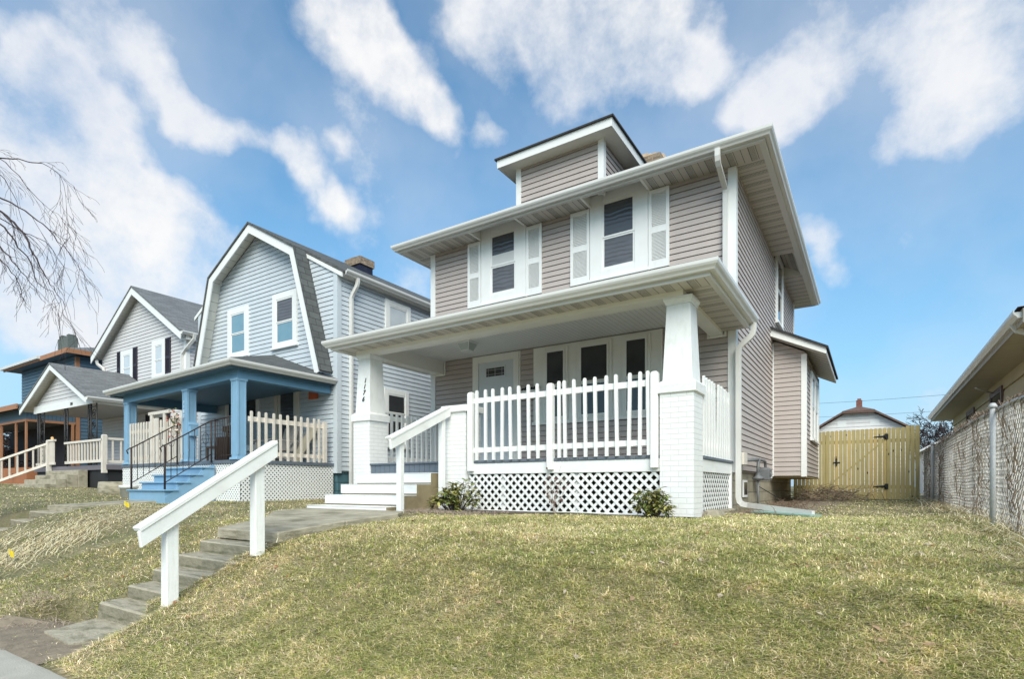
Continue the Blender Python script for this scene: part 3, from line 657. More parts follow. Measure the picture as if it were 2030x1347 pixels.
# columns
def column(x0, x1, ya, yb, z0):
    cx, cy = (x0+x1)/2, (ya+yb)/2; w, d = x1-x0, yb-ya
    m = MB(); m.box(x0, x1, ya, yb, z0, 2.50); c_ = obj('porch_column', m, wbrick, H)
    m = MB(); m.frus((cx, cy, 2.50), w+.06, d+.06, (cx, cy, 2.62), w+.07, d+.07); m.frus((cx, cy, 2.621), w+.06, d+.06, (cx, cy, 2.66), w-.02, d-.02); obj('column_cap', m, white, c_, bevel=.006)
    m = MB(); m.frus((cx, cy, 2.661), w-.05, d-.05, (cx, cy, 3.64), .30, .31); sh = obj('tapered_shaft', m, white, c_, bevel=.004)
    m = MB(); m.frus((cx, cy, 3.641), .32, .33, (cx, cy, 3.665), .33, .34); m.frus((cx, cy, 3.666), .33, .34, (cx, cy, 3.70), .37, .38); m.box(cx-.185, cx+.185, cy-.19, cy+.19, 3.701, 3.733); obj('column_capital', m, white, c_)
    return c_
column(-2.29, -1.86, 7.07, 7.52, .82)
lc = column(-8.04, -7.62, 7.07, 7.52, .86)
# house number on the shaft front, slightly leaning with its taper
for ch_, z in (('1', 3.205), ('1', 3.095), ('7', 2.985), ('6', 2.865)):
    y = 7.095+.046*(z-2.66)-.004
    Mx = Matrix.Translation((-7.815+(z-2.865)*.10, y-.006, z)) @ Matrix.Rotation(R(90-2.7), 4, 'X')
    textmesh('house_number', ch_, .125, blackm, H, Mx, .004, .25)
m = MB(); m.box(-5.86, -5.42, 7.05, 7.45, .86, 2.50); sp = obj('brick_pedestal', m, wbrick, H)
m = MB(); m.box(-5.91, -5.38, 7.01, 7.49, 2.50, 2.61); obj('pedestal_cap', m, white, sp, bevel=.012)
# deck
m = MB(); m.box(-7.99, -1.87, 7.13, 9.37, 1.66, 1.71)
x = -5.42
while x < -2.30: w = min(.14, -2.30-x); m.box(x+.003, x+w-.003, 7.085, 7.129, 1.672, 1.711); x += .14
m.box(-7.62, -5.87, 7.075, 7.129, 1.69, 1.72)
y = 7.53
while y < 9.3: m.box(-1.869, -1.842, y+.003, y+.137, 1.672, 1.711); y += .14
obj('porch_deck', m, greypaint, H, bevel=.004)
m = MB(); x = -7.615
while x < -5.90: m.box(x+.003, x+.113, 7.10, 7.125, 1.53, 1.688); x += .117
m.box(-7.62, -5.87, 7.12, 7.129, 1.5, 1.687); obj('entry_skirt', m, greypaint, H)
m = MB(); m.box(-5.41, -2.295, 7.10, 7.125, 1.50, 1.67); m.box(-1.892, -1.865, 7.53, 9.29, 1.50, 1.67); m.box(-1.93, -1.858, 9.291, 9.365, .90, 1.72); obj('porch_skirt', m, white, H, bevel=.004)
lattice(H, FR(7.13), -5.41, -2.295, .93, 1.50, pitch=.093, w=.037); lattice(H, RT(-1.905), 7.53, 9.29, .93, 1.50, pitch=.093, w=.037)
m = MB(); m.box(-5.41, -2.295, 7.108, 7.14, .88, .945); m.box(-3.55, -3.50, 7.15, 7.2, .8, 1.5); m.box(-4.8, -4.75, 7.15, 7.2, .8, 1.5); obj('lattice_base_rail', m, white, H)
m = MB(); m.box(-1.93, -1.80, 7.55, 9.4, .82, .96); m.frus((-1.72, 7.62, .8), .3, .5, (-1.74, 7.6, 1.0), .16, .3); obj('porch_footing', m, stone, H, bevel=.02)
m = MB(); m.box(-7.98, -7.94, 7.53, 9.38, .85, 1.66); m.box(-7.62, -5.43, 7.13, 7.16, .85, 1.5); obj('under_deck_light_block', m, white, H)  # unseen boards added to keep light out from behind the lattice
# railings
def picket_mesh(w, t, h, dark=False):
    m = MB(); m.prism([(-w/2, 0), (w/2, 0), (w/2, h-.02), (w/4, h), (-w/4, h), (-w/2, h-.02)], lambda u, v, ww: (u, ww, v), -t/2, t/2); return m
m = MB()
for z0, z1 in ((2.615, 2.70), (1.835, 1.915)): m.box(-5.29, -3.945, 7.09, 7.128, z0, z1); m.box(-3.855, -2.405, 7.09, 7.128, z0+.005, z1+.005)
rl = obj('front_railing', m, white, H, bevel=.004)
first = None
for i, x in enumerate((-5.215, -5.045, -4.893, -4.738, -4.579, -4.422, -4.259, -4.103, -3.751, -3.655, -3.501, -3.338, -3.183, -3.024, -2.872, -2.709, -2.557, -2.435)):
    loc = Vector((x, 7.073, 1.716)) - woff(H)
    if first is None: first = obj('picket', picket_mesh(.045, .032, 1.10), white, rl, offset=(0, 0, 0)); first.location = loc
    else: d = dup(first, rl, loc); d.rotation_euler = (0, R(random.uniform(-1.1, 1.1)), 0)
for x in (-5.335, -3.90, -2.36):
    m = MB(); m.box(x-.048, x+.048, 7.035, 7.13, 1.545, 2.775); m.frus((x, 7.0825, 2.776), .096, .095, (x, 7.0825, 2.80), .06, .06); obj('railing_post', m, white, rl, bevel=.006)
m = MB(); m.box(-1.925, -1.888, 7.53, 9.32, 2.60, 2.68); m.box(-1.925, -1.888, 7.53, 9.32, 1.84, 1.91); rr = obj('side_railing', m, white, H)
fp = None
for i in range(11):
    y = 7.60 + i*.157; loc = Vector((-1.868, y, 1.716)) - woff(H)
    if fp is None: fp = obj('picket', picket_mesh(.055, .03, 1.06), white, rr, offset=(0, 0, 0)); fp.location = loc; fp.rotation_euler = (0, 0, R(90))
    else: d = dup(fp, rr, loc); d.rotation_euler = (R(random.uniform(-1, 1)), 0, R(90))
m = MB(); m.box(-7.97, -7.93, 7.53, 9.34, 2.60, 2.69); m.box(-7.97, -7.93, 7.53, 9.34, 1.80, 1.89); m.box(-7.975, -7.92, 9.30, 9.35, 1.72, 2.72); rr = obj('side_railing', m, white, H)
fp = None
for i in range(12):
    y = 7.62 + i*.147; loc = Vector((-7.91, y, 1.75)) - woff(H)
    if fp is None: fp = obj('picket', picket_mesh(.05, .03, .99), white, rr, offset=(0, 0, 0)); fp.location = loc; fp.rotation_euler = (0, 0, R(90))
    else: d = dup(fp, rr, loc); d.rotation_euler = (0, 0, R(90))
# porch steps
m = MB(); TY = (6.80, 6.47, 6.14, 5.82); TZ = (1.53, 1.345, 1.17, 1.005)
for i, (y, z) in enumerate(zip(TY, TZ)):
    yb = 7.08 if i == 0 else TY[i-1]
    m.box(-7.66, -5.935, y+.02, yb+.02+(0 if i else 0), .7, z-.012-.0005*i)
ps = obj('porch_steps', m, tanpaint, H)
for i, (y, z) in enumerate(zip(TY, TZ)):
    yb = 7.09 if i == 0 else TY[i-1]+.018; zb = (TZ[i+1] if i < 3 else .93)+.022
    m = MB(); dx = 0 if i < 3 else -.05
    m.box(-7.68+dx, -5.94, y, y+.02, zb, z-.011); m.box(-7.68+dx, -5.94, y-.008, yb, z-.0105, z)
    obj('tread', m, white, ps, bevel=.006)
# downspouts
def spout(name, pts, w=.075, d=.055, parent=H, m_=gutm):
    m = MB()
    for p, q in zip(pts[:-1], pts[1:]): m.beam(p, q, w, d, up=(1, 0, 0) if abs(Vector(p).x-Vector(q).x) < .02 else (0, 1, 0))
    for p in pts[1:-1]: m.lathe((p[0], p[1], p[2]-.03), [(.0, 0), (.036, .002), (.042, .03), (.036, .058), (0, .06)], 8)
    return obj(name, m, m_, parent)
def rspout(name, pts, w=.075, d=.055, parent=H, m_=gutm, side=(1, 0, 0), label=None):
    # smooth rectangular pipe swept along pts with mitred rings
    P = [Vector(p) for p in pts]; m = MB(); rings = []; s0 = Vector(side).normalized()
    for i, p in enumerate(P):
        t = (P[min(i+1, len(P)-1)]-P[max(i-1, 0)]).normalized(); s = (s0 - t*s0.dot(t)); s.normalize(); u = t.cross(s)
        rings.append([p+s*(a*w/2)+u*(b*d/2) for a, b in ((-1,-1),(1,-1),(1,1),(-1,1))])
    for A, B in zip(rings[:-1], rings[1:]):
        for j in range(4): m.face([A[j], A[(j+1) % 4], B[(j+1) % 4], B[j]])
    m.face(rings[0]); m.face(rings[-1][::-1])
    return obj(name, m, m_, parent, label)
rspout('downspout', [(-1.96, 8.80, 6.44), (-1.96, 8.80, 6.33), (-1.96, 8.82, 6.27), (-1.96, 8.87, 6.22), (-1.96, 9.28, 6.09), (-1.96, 9.325, 6.06), (-1.96, 9.34, 6.0), (-1.96, 9.34, 4.7)])
rspout('downspout', [(-1.53, 9.28, 3.84), (-1.53, 9.28, 3.74), (-1.545, 9.28, 3.67), (-1.58, 9.28, 3.63), (-1.70, 9.28, 3.53), (-1.735, 9.28, 3.49), (-1.75, 9.28, 3.42), (-1.75, 9.28, 1.14), (-1.735, 9.28, 1.07), (-1.69, 9.27, 1.03), (-1.60, 9.25, 1.015), (-.66, 8.55, .935)], w=.055, d=.08, side=(0, 1, 0), label='white downspout with a long elbow run out over the grass')
m = MB(); m.beam((-1.45, 8.95, .935), (-.62, 8.45, .915), .25, .02); obj('splash_block', m, mat('green_plastic', (.25, .40, .36), .5, .05, 6), H)
# side bay
bx1, by0, by1 = -1.18, 13.4, 16.75; bz0, bz1 = 1.53, 4.5
fb, rb, kb = FR(by0), RT(bx1), BK(by1)
lim = lambda z: (X1, min(bx1, X1 + (4.52-z)/.526) if z > 4.17 else bx1)
m = MB(); m.prism([(X1, bz0), (bx1-.01, bz0), (bx1-.01, 4.15), (X1, 4.50)], lambda u, v, w: (u, w, v), by0+.01, by1-.01)
BW = obj('side_bay', m, taupe, H); m = MB(); siding(m, fb, X1, bx1, bz0, 4.5, lim=lim); siding(m, rb, by0, by1, bz0, 4.16); siding(m, kb, X1, bx1, bz0, 4.5, lim=lim); obj('bay_siding', m, taupe, BW)
for y, s in ((by0, -1), (by1, 1)): m = MB(); m.box(bx1+.026, bx1-.08, y+s*.026, y-s*.01, bz0-.01, 4.14); m.box(bx1+.0255, bx1-.01, y-s*.0105, y-s*.08, bz0-.01, 4.14); obj('corner_board', m, trimw, BW)
obj('corner_board', MB().box(X1+.0, X1+.035, by0-.03, by0-.002, bz0, 4.45), trimw, BW)
m = MB(); m.box(X1, bx1, by0+.1, by1-.05, bz0-.03, bz0-.002); obj('bay_floor', m, cedar, BW)
m = MB(); zz0, zz1 = 4.70, 4.155; xe = -.775
for y in (13.08, 17.02): m.prism([(X1, zz0-.15), (xe, zz1-.12), (xe, zz1), (X1, zz0)], lambda u, v, w: (u, w, v), y, y+.025)
m.box(xe-.02, xe, 13.106, 17.019, zz1-.10, zz1-.008); obj('fascia', m, trimw, BW)
m = MB(); m.hexa([(X1, 13.105, zz0-.155), (xe-.02, 13.105, zz1-.105), (xe-.02, 17.02, zz1-.105), (X1, 17.02, zz0-.155), (X1, 13.105, zz0-.14), (xe-.02, 13.105, zz1-.09), (xe-.02, 17.02, zz1-.09), (X1, 17.02, zz0-.14)]); obj('bay_soffit', m, mat('bay_soffit_vinyl', (.60, .575, .54), .5, .03, 4, pattern=groovep(0, .105, .09, True)), BW)
m = MB(); m.hexa([(X1, 13.04, zz0+.002), (xe+.04, 13.04, zz1-.02), (xe+.04, 17.08, zz1-.02), (X1, 17.08, zz0+.002), (X1, 13.04, zz0+.055), (xe+.04, 13.04, zz1+.03), (xe+.04, 17.08, zz1+.03), (X1, 17.08, zz0+.055)]); obj('bay_roof', m, shingd, BW)
window(H, rb, 14.35, 15.25, 2.40, 3.95, cw=.09, panes=(gdark, gdark)); window(H, rb, 15.27, 16.15, 2.40, 3.95, cw=.09, panes=(gdark, gdark))
# basement window, utility box
m = MB(); fbox(m, r, 10.25, 10.62, -.04, -.02, 1.12, 1.42); bw_ = obj('basement_window', m, trimw, H); m = MB(); fbox(m, r, 10.29, 10.58, -.02, -.017, 1.16, 1.38); obj('pane', m, gdark, bw_)
m = MB(); fbox(m, r, 9.62, 9.92, .018, .10, 1.66, 1.86); obj('utility_box', m, beige, H, bevel=.008)
G = thing('gas_meter', 'grey gas meter with looping pipes against the taupe side wall below the bay', 'gas meter', (-1.65, 10.5, .93))
m = MB(); m.tube([(-1.66,10.5,.9),(-1.66,10.5,1.42)], .018, 8); m.tube([(-1.66,10.5,1.5),(-1.66,10.5,1.66),(-1.66,10.53,1.74),(-1.66,10.62,1.78),(-1.66,11.15,1.78),(-1.66,11.28,1.76),(-1.66,11.33,1.68),(-1.66,11.33,1.58)], .026, 8); m.tube([(-1.82,9.9,1.74),(-1.66,9.95,1.75),(-1.66,10.45,1.77)], .03, 8); obj('pipe', m, meterg, G)
m = MB(); m.lathe((-1.66,10.5,1.40), [(.02,0),(.09,.03),(.10,.06),(.05,.085),(.04,.12),(.06,.14)], 14); m.lathe((-1.60,10.5,1.44), [(.05,0),(.05,.03)], 10); obj('regulator', m, meterg, G)
m = MB(); m.box(-1.76,-1.58,11.2,11.55,1.42,1.6); m.frus((-1.67,11.375,1.60),.18,.35,(-1.67,11.375,1.66),.12,.28); m.tube([(-1.57,11.3,1.52),(-1.55,11.3,1.52)], .04, 10); obj('meter_body', m, meterg, G, bevel=.02)
m = MB(); m.box(-1.579,-1.57,11.36,11.52,1.46,1.56); obj('meter_dial', m, trimw, G)
m = MB(); m.tube([(-1.7,10.9,1.3),(-1.62,11.2,1.22),(-1.5,11.6,1.1),(-1.45,11.9,.96)], .008, 5); solo('cable', m, rope, 'thin dark cable drooping from the foundation to the side yard soil', 'cable', (-1.6, 11.3, .96))

# ================================================================ handrails
def handrail(label, x, near, far, posts, grp, side=-1, pw=.095):
    t = thing('handrail', label, 'handrail', (x, posts[0][0], posts[0][1]), grp)
    (y0, z0), (y1, z1) = near, far; sl = (z1-z0)/(y1-y0)
    P = [(x, y0, z0), (x, y1, z1)]
    m = MB(); hx = .02   # side board, plumb cut ends
    m.hexa([(x-hx, y0, z0), (x+hx, y0, z0), (x+hx, y1, z1), (x-hx, y1, z1), (x-hx, y0-.02, z0+.135), (x+hx, y0-.02, z0+.135), (x+hx, y1, z1+.135), (x-hx, y1, z1+.135)]); obj('side_board', m, white, t, bevel=.004)
    m = MB(); m.hexa([(x-.095, y0-.005, z0+.1365), (x+.03, y0-.005, z0+.1365), (x+.03, y1, z1+.1365), (x-.095, y1, z1+.1365), (x-.095, y0-.025, z0+.172), (x+.03, y0-.025, z0+.172), (x+.03, y1-.01, z1+.172), (x-.095, y1-.01, z1+.172)]); obj('top_rail', m, white, t, bevel=.006)
    for (py, pz, h) in posts:
        zt = z0+sl*(py-y0)+.1
        m = MB(); m.hexa([(x-.021-pw, py-pw/2, pz-.1), (x-.021, py-pw/2, pz-.1), (x-.021, py+pw/2, pz-.1), (x-.021-pw, py+pw/2, pz-.1), (x-.021-pw, py-pw/2, zt-sl*pw/2), (x-.021, py-pw/2, zt-sl*pw/2), (x-.021, py+pw/2, zt+sl*pw/2), (x-.021-pw, py+pw/2, zt+sl*pw/2)])
        obj('post', m, white, t, bevel=.006)
    return t
handrail('long white wooden handrail sloping up beside the concrete lawn steps', -5.17, (2.25, .785), (3.53, 1.61), ((2.52, .30, 0), (3.36, .70, 0)), None, pw=.105)
handrail('short white wooden handrail beside the white painted porch steps', -5.72, (5.70, 1.83), (7.02, 2.44), ((5.96, .94, 0), (6.90, 1.0, 0)), None, pw=.085)

# ================================================================ BLUE HOUSE
B = thing('blue_gambrel_house', 'pale blue sided house with a gambrel gable and a bright blue front porch', 'house', (-13.5, 8.75, 1.05))
bX0, bX1, bY0, bY1 = -16.5, -10.5, 8.75, 18.0
f, r, l = FR(bY0), RT(bX1), LF(bX0); BS = .112
zpk, zsh = 8.03, 6.36; sl = (zpk-zsh)/3.0
m = MB(); m.prism([(bX0+.02, 1.66), (bX1-.02, 1.66), (bX1-.02, zsh), (-13.5, zpk-.03), (bX0+.02, zsh)], lambda u, v, w: (u, w, v), bY0+.02, bY1-.02)
lm = lambda z: (bX0, bX1) if z < zsh else (-13.5-(zpk-z)/sl, -13.5+(zpk-z)/sl)
siding(m, f, bX0, bX1, 1.67, zpk-.02, BS, lim=lm); siding(m, r, bY0, bY1, 1.67, zsh, BS); siding(m, l, bY0, bY1, 1.67, zsh, BS); siding(m, BK(bY1), bX0, bX1, 1.67, zpk-.02, BS, lim=lm)
obj('wall', m, bluesid, B)
m = MB(); m.box(bX0+.04, bX1-.04, bY0+.04, bY1-.04, .8, 1.665); obj('foundation', m, tealfound, B)
for x, s in ((bX0, -1), (bX1, 1)):
    m = MB(); m.box(x+s*.028, x-s*.11, bY0-.028, bY0+.01, 1.62, zsh); m.box(x+s*.0275, x-s*.01, bY0+.0105, bY0+.1, 1.62, zsh); obj('corner_board', m, bluesid, B)
# roof
m = MB(); th_ = .07
for s in (-1, 1):
    xe, ze = -13.5+s*3.22, zpk+.04-3.22*sl
    m.hexa([(-13.5, 8.74, zpk+.04), (xe, 8.74, ze), (xe, bY1+.3, ze), (-13.5, bY1+.3, zpk+.04), (-13.5, 8.74, zpk+.04+th_), (xe, 8.74, ze+th_), (xe, bY1+.3, ze+th_), (-13.5, bY1+.3, zpk+.04+th_)])
obj('roof', m, shingm, B)
m = MB()
for s in (-1, 1):
    xe, ze = -13.5+s*3.20, zpk+.03-3.20*sl; x2, z2 = -13.5+s*1.8, zpk+.03-1.8*sl
    m.prism([(x2, z2-.09), (xe, ze-.10), (xe, ze), (x2, z2)], lambda u, v, w: (u, w, v), 8.70, 8.738)
obj('rake_board', m, trimw, B)
# gambrel hood in front of the wall
outer = [(-16.32, 3.98), (-15.36, 7.05), (-13.5, 8.09), (-11.64, 7.05), (-10.68, 3.98)]
def offpoly(P, t):
    out = []
    for i, p in enumerate(P):
        a = Vector(P[max(i-1, 0)]); b = Vector(P[min(i+1, len(P)-1)]); c = Vector(p)
        d1 = (c-a).normalized() if i > 0 else (b-c).normalized(); d2 = (b-c).normalized() if i < len(P)-1 else d1
        n1 = Vector((d1.y, -d1.x)); n2 = Vector((d2.y, -d2.x)); n = (n1+n2).normalized(); k = t/max(.3, n.dot(n1)); out.append(tuple(c+n*k))
    return out
i1 = offpoly(outer, .20); o2 = offpoly(outer, -.045); i0 = offpoly(outer, .004); i2 = offpoly(outer, .03)
def strip(mb, A, Bp, y0, y1):
    for i in range(len(A)-1): mb.prism([A[i], A[i+1], Bp[i+1], Bp[i]], lambda u, v, w: (u, w, v), y0, y1)
m = MB(); strip(m, i0, i1, 8.40, 8.43); obj('gable_fascia', m, trimw, B)
m = MB(); strip(m, o2, outer, 8.37, 8.77); obj('gambrel_roof', m, shingm, B)
m = MB(); strip(m, i0, i2, 8.431, 8.735); obj('gable_soffit', m, mat('cream_soffit', (.68, .66, .60), .5, .03, 4, pattern=groovep(1, .26, .04, False, .4)), B)
# gutters, downspout
m = MB()
for s in (1,):
    P = [(bX1+.17+a, 6.255+b) for a, b in GUT]; m.prism(P, lambda u, v, w: (u, w, v), 8.80, bY1+.2); m.prism([(bX1+.02, 6.24), (bX1+.169, 6.24), (bX1+.169, 6.36), (bX1+.02, 6.36)], lambda u, v, w: (u, w, v), 8.76, bY1+.2)
obj('gutter', m, gutm, B)
rspout('downspout', [(-10.27, 9.16, 6.26), (-10.27, 9.16, 6.16), (-10.29, 9.15, 6.08), (-10.40, 9.12, 5.90), (-10.435, 9.11, 5.80), (-10.44, 9.11, 3.2), (-10.44, 9.11, 1.12), (-10.30, 9.05, 1.02)], parent=B, w=.06, d=.09, side=(0, 1, 0))
m = MB(); m.box(-13.5, -12.9, 11.6, 12.1, 7.0, 8.02); cb = obj('chimney', m, tar, B); m = MB(); m.box(-13.54, -12.86, 11.56, 12.14, 8.021, 8.24); m.box(-13.44, -13.2, 11.66, 12.0, 8.241, 8.31); obj('chimney_cap', m, brickr, cb)
# windows
window(B, f, -14.98, -14.02, 4.85, 6.18, cw=.15, panes=(gsky, gsky), split=.5)
window(B, f, -12.94, -11.95, 4.85, 6.22, cw=.15, panes=(gsky, gwavy), split=.48)
window(B, r, 10.25, 11.17, 4.72, 6.14, cw=.13, panes=(gblind, gblind), split=.5)
window(B, r, 10.20, 11.10, 2.35, 3.84, cw=.13, panes=(gdark, gdark), split=.62)
window(B, f, -15.10, -14.30, 2.30, 3.82, cw=.13, panes=(gdark, gdark)); window(B, f, -14.28, -13.50, 2.30, 3.84, cw=.13, panes=(gdark, gdark))
m = MB(); fbox(m, f, -12.86, -12.74, 0, .05, 1.86, 3.96); fbox(m, f, -11.98, -11.86, 0, .05, 1.86, 3.96); fbox(m, f, -12.74, -11.98, 0, .047, 3.84, 3.96); obj('door_frame', m, beige, B)
m = MB(); fbox(m, f, -12.739, -11.981, .01, .03, 1.88, 3.839); dB = obj('storm_door', m, mat('cream_door', (.58, .56, .50), .5, .03, 5), B); m = MB(); fbox(m, f, -12.62, -12.10, .03, .034, 2.44, 3.68); obj('door_glass', m, gwavyd, dB)
m = MB(); fbox(m, f, -11.50, -11.15, .02, .05, 3.42, 3.62); obj('wall_plaque', m, mat('red_orange_plaque', (.55, .12, .05), .6, .1, 9), B, bevel=.03)
# porch
qx0, qx1, qy0, qy1 = -15.86, -10.56, 6.22, 8.70
def tilt(mb):
    mb.v = [(x, y, z - .025*max(0, -10.45-x)) for x, y, z in mb.v]; return mb
m = MB(); m.sweep3(qx0, qx1, qy0, qy1, gutprof(3.70)); obj('porch_gutter', tilt(m), gutm, B)
m = MB(); m.sweep3(qx0, qx1, qy0, qy1, [(-.03, 3.66), (0, 3.66), (0, 3.80), (-.03, 3.80)]); obj('porch_fascia', tilt(m), mat('dark_blue_fascia', (.05, .10, .15), .5, .05, 5), B)
m = MB(); hip3(m, qx0-.09, qx1+.09, qy0-.09, qy1+.04, 3.825, 4.76, 2.45); obj('porch_roof', tilt(m), shingm, B)
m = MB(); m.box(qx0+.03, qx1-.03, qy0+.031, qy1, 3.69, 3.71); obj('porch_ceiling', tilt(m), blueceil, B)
m = MB(); m.box(-15.65, -10.68, 6.42, 6.60, 3.50, 3.689); m.box(-15.65, -15.5, 6.601, qy1, 3.5, 3.689); m.box(-10.86, -10.68, 6.601, qy1, 3.5, 3.689); obj('porch_beam', tilt(m), mat('porch_beam_blue', (.12, .25, .37), .5, .05, 5), B)
m = MB(); m.box(-15.72, -10.58, 6.40, 8.72, 1.78, 1.85); obj('porch_deck', m, greypaint, B)
for x, zt in ((-15.47, 3.38), (-12.69, 3.45), (-10.79, 3.49)):
    m = MB(); m.box(x-.10, x+.10, 6.41, 6.61, 1.85, zt+.01)
    for dx in (-.1, .07): m.box(x+dx, x+dx+.03, 6.40, 6.409, 1.95, zt-.05)
    for dy_ in (6.42, 6.57): m.box(x+.1001, x+.112, dy_, dy_+.03, 1.95, zt-.05)
    m.frus((x, 6.51, 1.851), .27, .27, (x, 6.51, 1.90), .25, .25); m.frus((x, 6.51, zt-.05), .23, .23, (x, 6.51, zt), .25, .25); obj('porch_post', m, bluepaint, B, bevel=.004)
for c_, z in (('1', 3.13), ('1', 3.03), ('8', 2.93), ('2', 2.83)):
    textmesh('house_number', c_, .10, trimw, B, Matrix.Translation((-12.715, 6.397, z)) @ Matrix.Rotation(R(90), 4, 'X'), .003)
m = MB(); m.box(-12.585, -12.50, 6.44, 6.60, 2.42, 2.66); m.frus((-12.545, 6.52, 2.66), .10, .19, (-12.56, 6.52, 2.72), .06, .19); obj('letter_box', m, bluepaint, B)
# front left privacy picket section and right side railing (beige)
m = MB(); m.box(-15.36, -12.80, 6.46, 6.49, 2.60, 2.68); m.box(-15.36, -12.80, 6.46, 6.49, 1.95, 2.03)
m.box(-14.22, -14.12, 6.39, 6.43, 1.86, 3.02); m.box(-13.62, -13.54, 6.39, 6.43, 1.86, 3.02); m.box(-14.3, -13.35, 6.385, 6.43, 2.98, 3.05); m.box(-14.1, -13.9, 6.41, 6.44, 1.86, 2.9); pr = obj('picket_screen', m, beige, B)
fp = None
for i in range(19):
    x = -15.32+i*.136; loc = Vector((x, 6.445, 1.852)) - woff(B)
    if fp is None: fp = obj('picket', picket_mesh(.072, .016, 1.0), beige, pr, offset=(0, 0, 0)); fp.location = loc
    else: dup(fp, pr, loc)
m = MB(); m.box(-10.66, -10.63, 6.62, 8.5, 2.64, 2.74); m.box(-10.66, -10.63, 7.2, 8.5, 1.95, 2.03); m.box(-10.67, -10.59, 8.44, 8.53, 1.86, 2.80); pr = obj('side_railing', m, beige, B)
fp = None
for y in (6.67, 6.84, 7.0, 7.17, 7.34, 7.52, 7.69, 7.85, 8.03, 8.19, 8.33):
    loc = Vector((-10.615, y, 1.852)) - woff(B)
    if fp is None: fp = obj('picket', picket_mesh(.05, .028, 1.0), beige, pr, offset=(0, 0, 0)); fp.location = loc; fp.rotation_euler = (0, 0, R(90))
    else: d = dup(fp, pr, loc); d.rotation_euler = (R(random.uniform(-1, 1)), 0, R(90))
lattice(B, FR(6.44), -15.70, -10.62, .95, 1.79, pitch=.062, w=.033); lattice(B, RT(-10.62), 6.45, 8.72, .95, 1.79, pitch=.062, w=.033)
# blue steps + iron rails
m = MB(); sx0, sx1 = -12.98, -11.48; SY = (6.12, 5.88, 5.64, 5.40); SZ = (1.70, 1.545, 1.39, 1.235)
prof = [(6.38, .95)]
prof = [(6.38, .95), (6.38, 1.80), (6.30, 1.80)]
m.prism([(6.39, .9), (6.39, 1.775), (6.12, 1.775)] if False else [(6.39, .9), (6.39, 1.68), (6.14, 1.68), (6.14, 1.525), (5.90, 1.525), (5.90, 1.37), (5.66, 1.37), (5.66, 1.215), (5.42, 1.215), (5.42, .9)], lambda u, v, w: (w, u, v), sx0+.03, sx1-.012)
m.prism([(6.39, .9), (6.39, 1.76), (6.24, 1.70), (5.42, 1.10), (5.42, .9)], lambda u, v, w: (w, u, v), sx1-.0119, sx1+.012)
bs = obj('porch_steps', m, bluepaint, B)
for y, z in zip(SY, SZ): m = MB(); m.box(sx0, sx1+.04, y-.02, y+.26, z-.018, z+.012); obj('tread', m, bluepaint, bs, bevel=.006)
for x in (sx0+.06, sx1-.06):
    m = MB(); yb, zb, yt, zt_ = 5.45, 2.10, 6.36, 2.68
    m.tube([(x, yb-.06, zb-.12), (x, yb-.09, zb-.05), (x, yb-.03, zb), (x, yb+.02, zb+.02), (x, yt, zt_), (x, yt+.15, zt_+.02)], .013, 6)
    m.tube([(x, yb, 1.25), (x, yb, zb)], .02, 6); m.tube([(x, yt, 1.80), (x, yt, zt_)], .018, 6); m.tube([(x, yb, 1.38), (x, yt, 1.98)], .010, 5)
    for i in range(1, 8):
        y = yb+(yt-yb)*i/8; za = 1.38+.60*i/8; zc = zb+(zt_-zb)*i/8; m.tube([(x, y, za), (x, y, (za+zc)/2-.03), (x+.012, y, (za+zc)/2), (x, y, (za+zc)/2+.03), (x, y, zc)], .007, 4)
    for sgn in (-1, 1): m.tube([(x, yt-.12+sgn*.06*math.sin(t), 2.30+.12*math.cos(t)*sgn) for t in [i*math.pi/6 for i in range(10)]], .005, 4)
    obj('iron_railing', m, rust, B)
m = MB(); x0_, x1_ = sx1-.06, -10.92; m.tube([(x0_, 6.44, 2.70), (x1_, 6.44, 2.74)], .015, 6); m.tube([(x0_, 6.44, 1.95), (x1_, 6.44, 1.95)], .009, 5)
for i in range(8): x = x0_+(x1_-x0_)*i/7; m.tube([(x, 6.44, 1.86), (x, 6.44, 2.72)], .007 if i % 7 else .015, 5)
obj('iron_railing', m, rust, B)
# things on the blue porch
t = thing('wooden_chair', 'brown wooden chair with spindle back on the blue porch behind the iron railing', 'chair', (-13.6, 7.7, 1.85))
m = MB(); m.box(-13.85, -13.40, 7.5, 7.95, 2.25, 2.29); obj('seat', m, wood, t)
m = MB(); m.box(-13.86, -13.39, 7.93, 7.97, 2.70, 2.84)
for i in range(6): x = -13.82+i*.078; m.beam((x, 7.93, 2.29), (x, 7.96, 2.71), .02, .02)
obj('backrest', m, wood, t)
for x in (-13.83, -13.42):
    for y in (7.53, 7.92): m = MB(); m.box(x-.02, x+.02, y-.02, y+.02, 1.85, 2.25); obj('leg', m, wood, t)
solo('storage_box', MB().box(-12.42, -11.98, 6.95, 7.40, 1.851, 2.42), mat('dark_brown_box', (.03, .018, .014), .6, .1, 6), 'dark brown box standing on the blue porch in front of the wooden chair', 'box', (-12.2, 7.2, 1.85), bevel=.01)
t = thing('slatted_lounge_chair', 'weathered pale slatted lounge chair on the blue porch behind the corner post', 'chair', (-12.0, 7.9, 1.85))
gw = mat('bleached_wood', (.45, .41, .37), .8, .08, 9)
m = MB(); 
for i in range(6): m.beam((-12.1+i*.09, 8.35, 2.15), (-12.1+i*.09, 8.52, 2.78-.02*abs(i-2.5)), .075, .02, up=(0, 1, 0))
obj('backrest', m, gw, t); m = MB()
for i in range(6): m.box(-12.14, -11.60, 7.78+i*.09, 7.85+i*.09, 2.16+.0*i, 2.18)
obj('seat', m, gw, t)
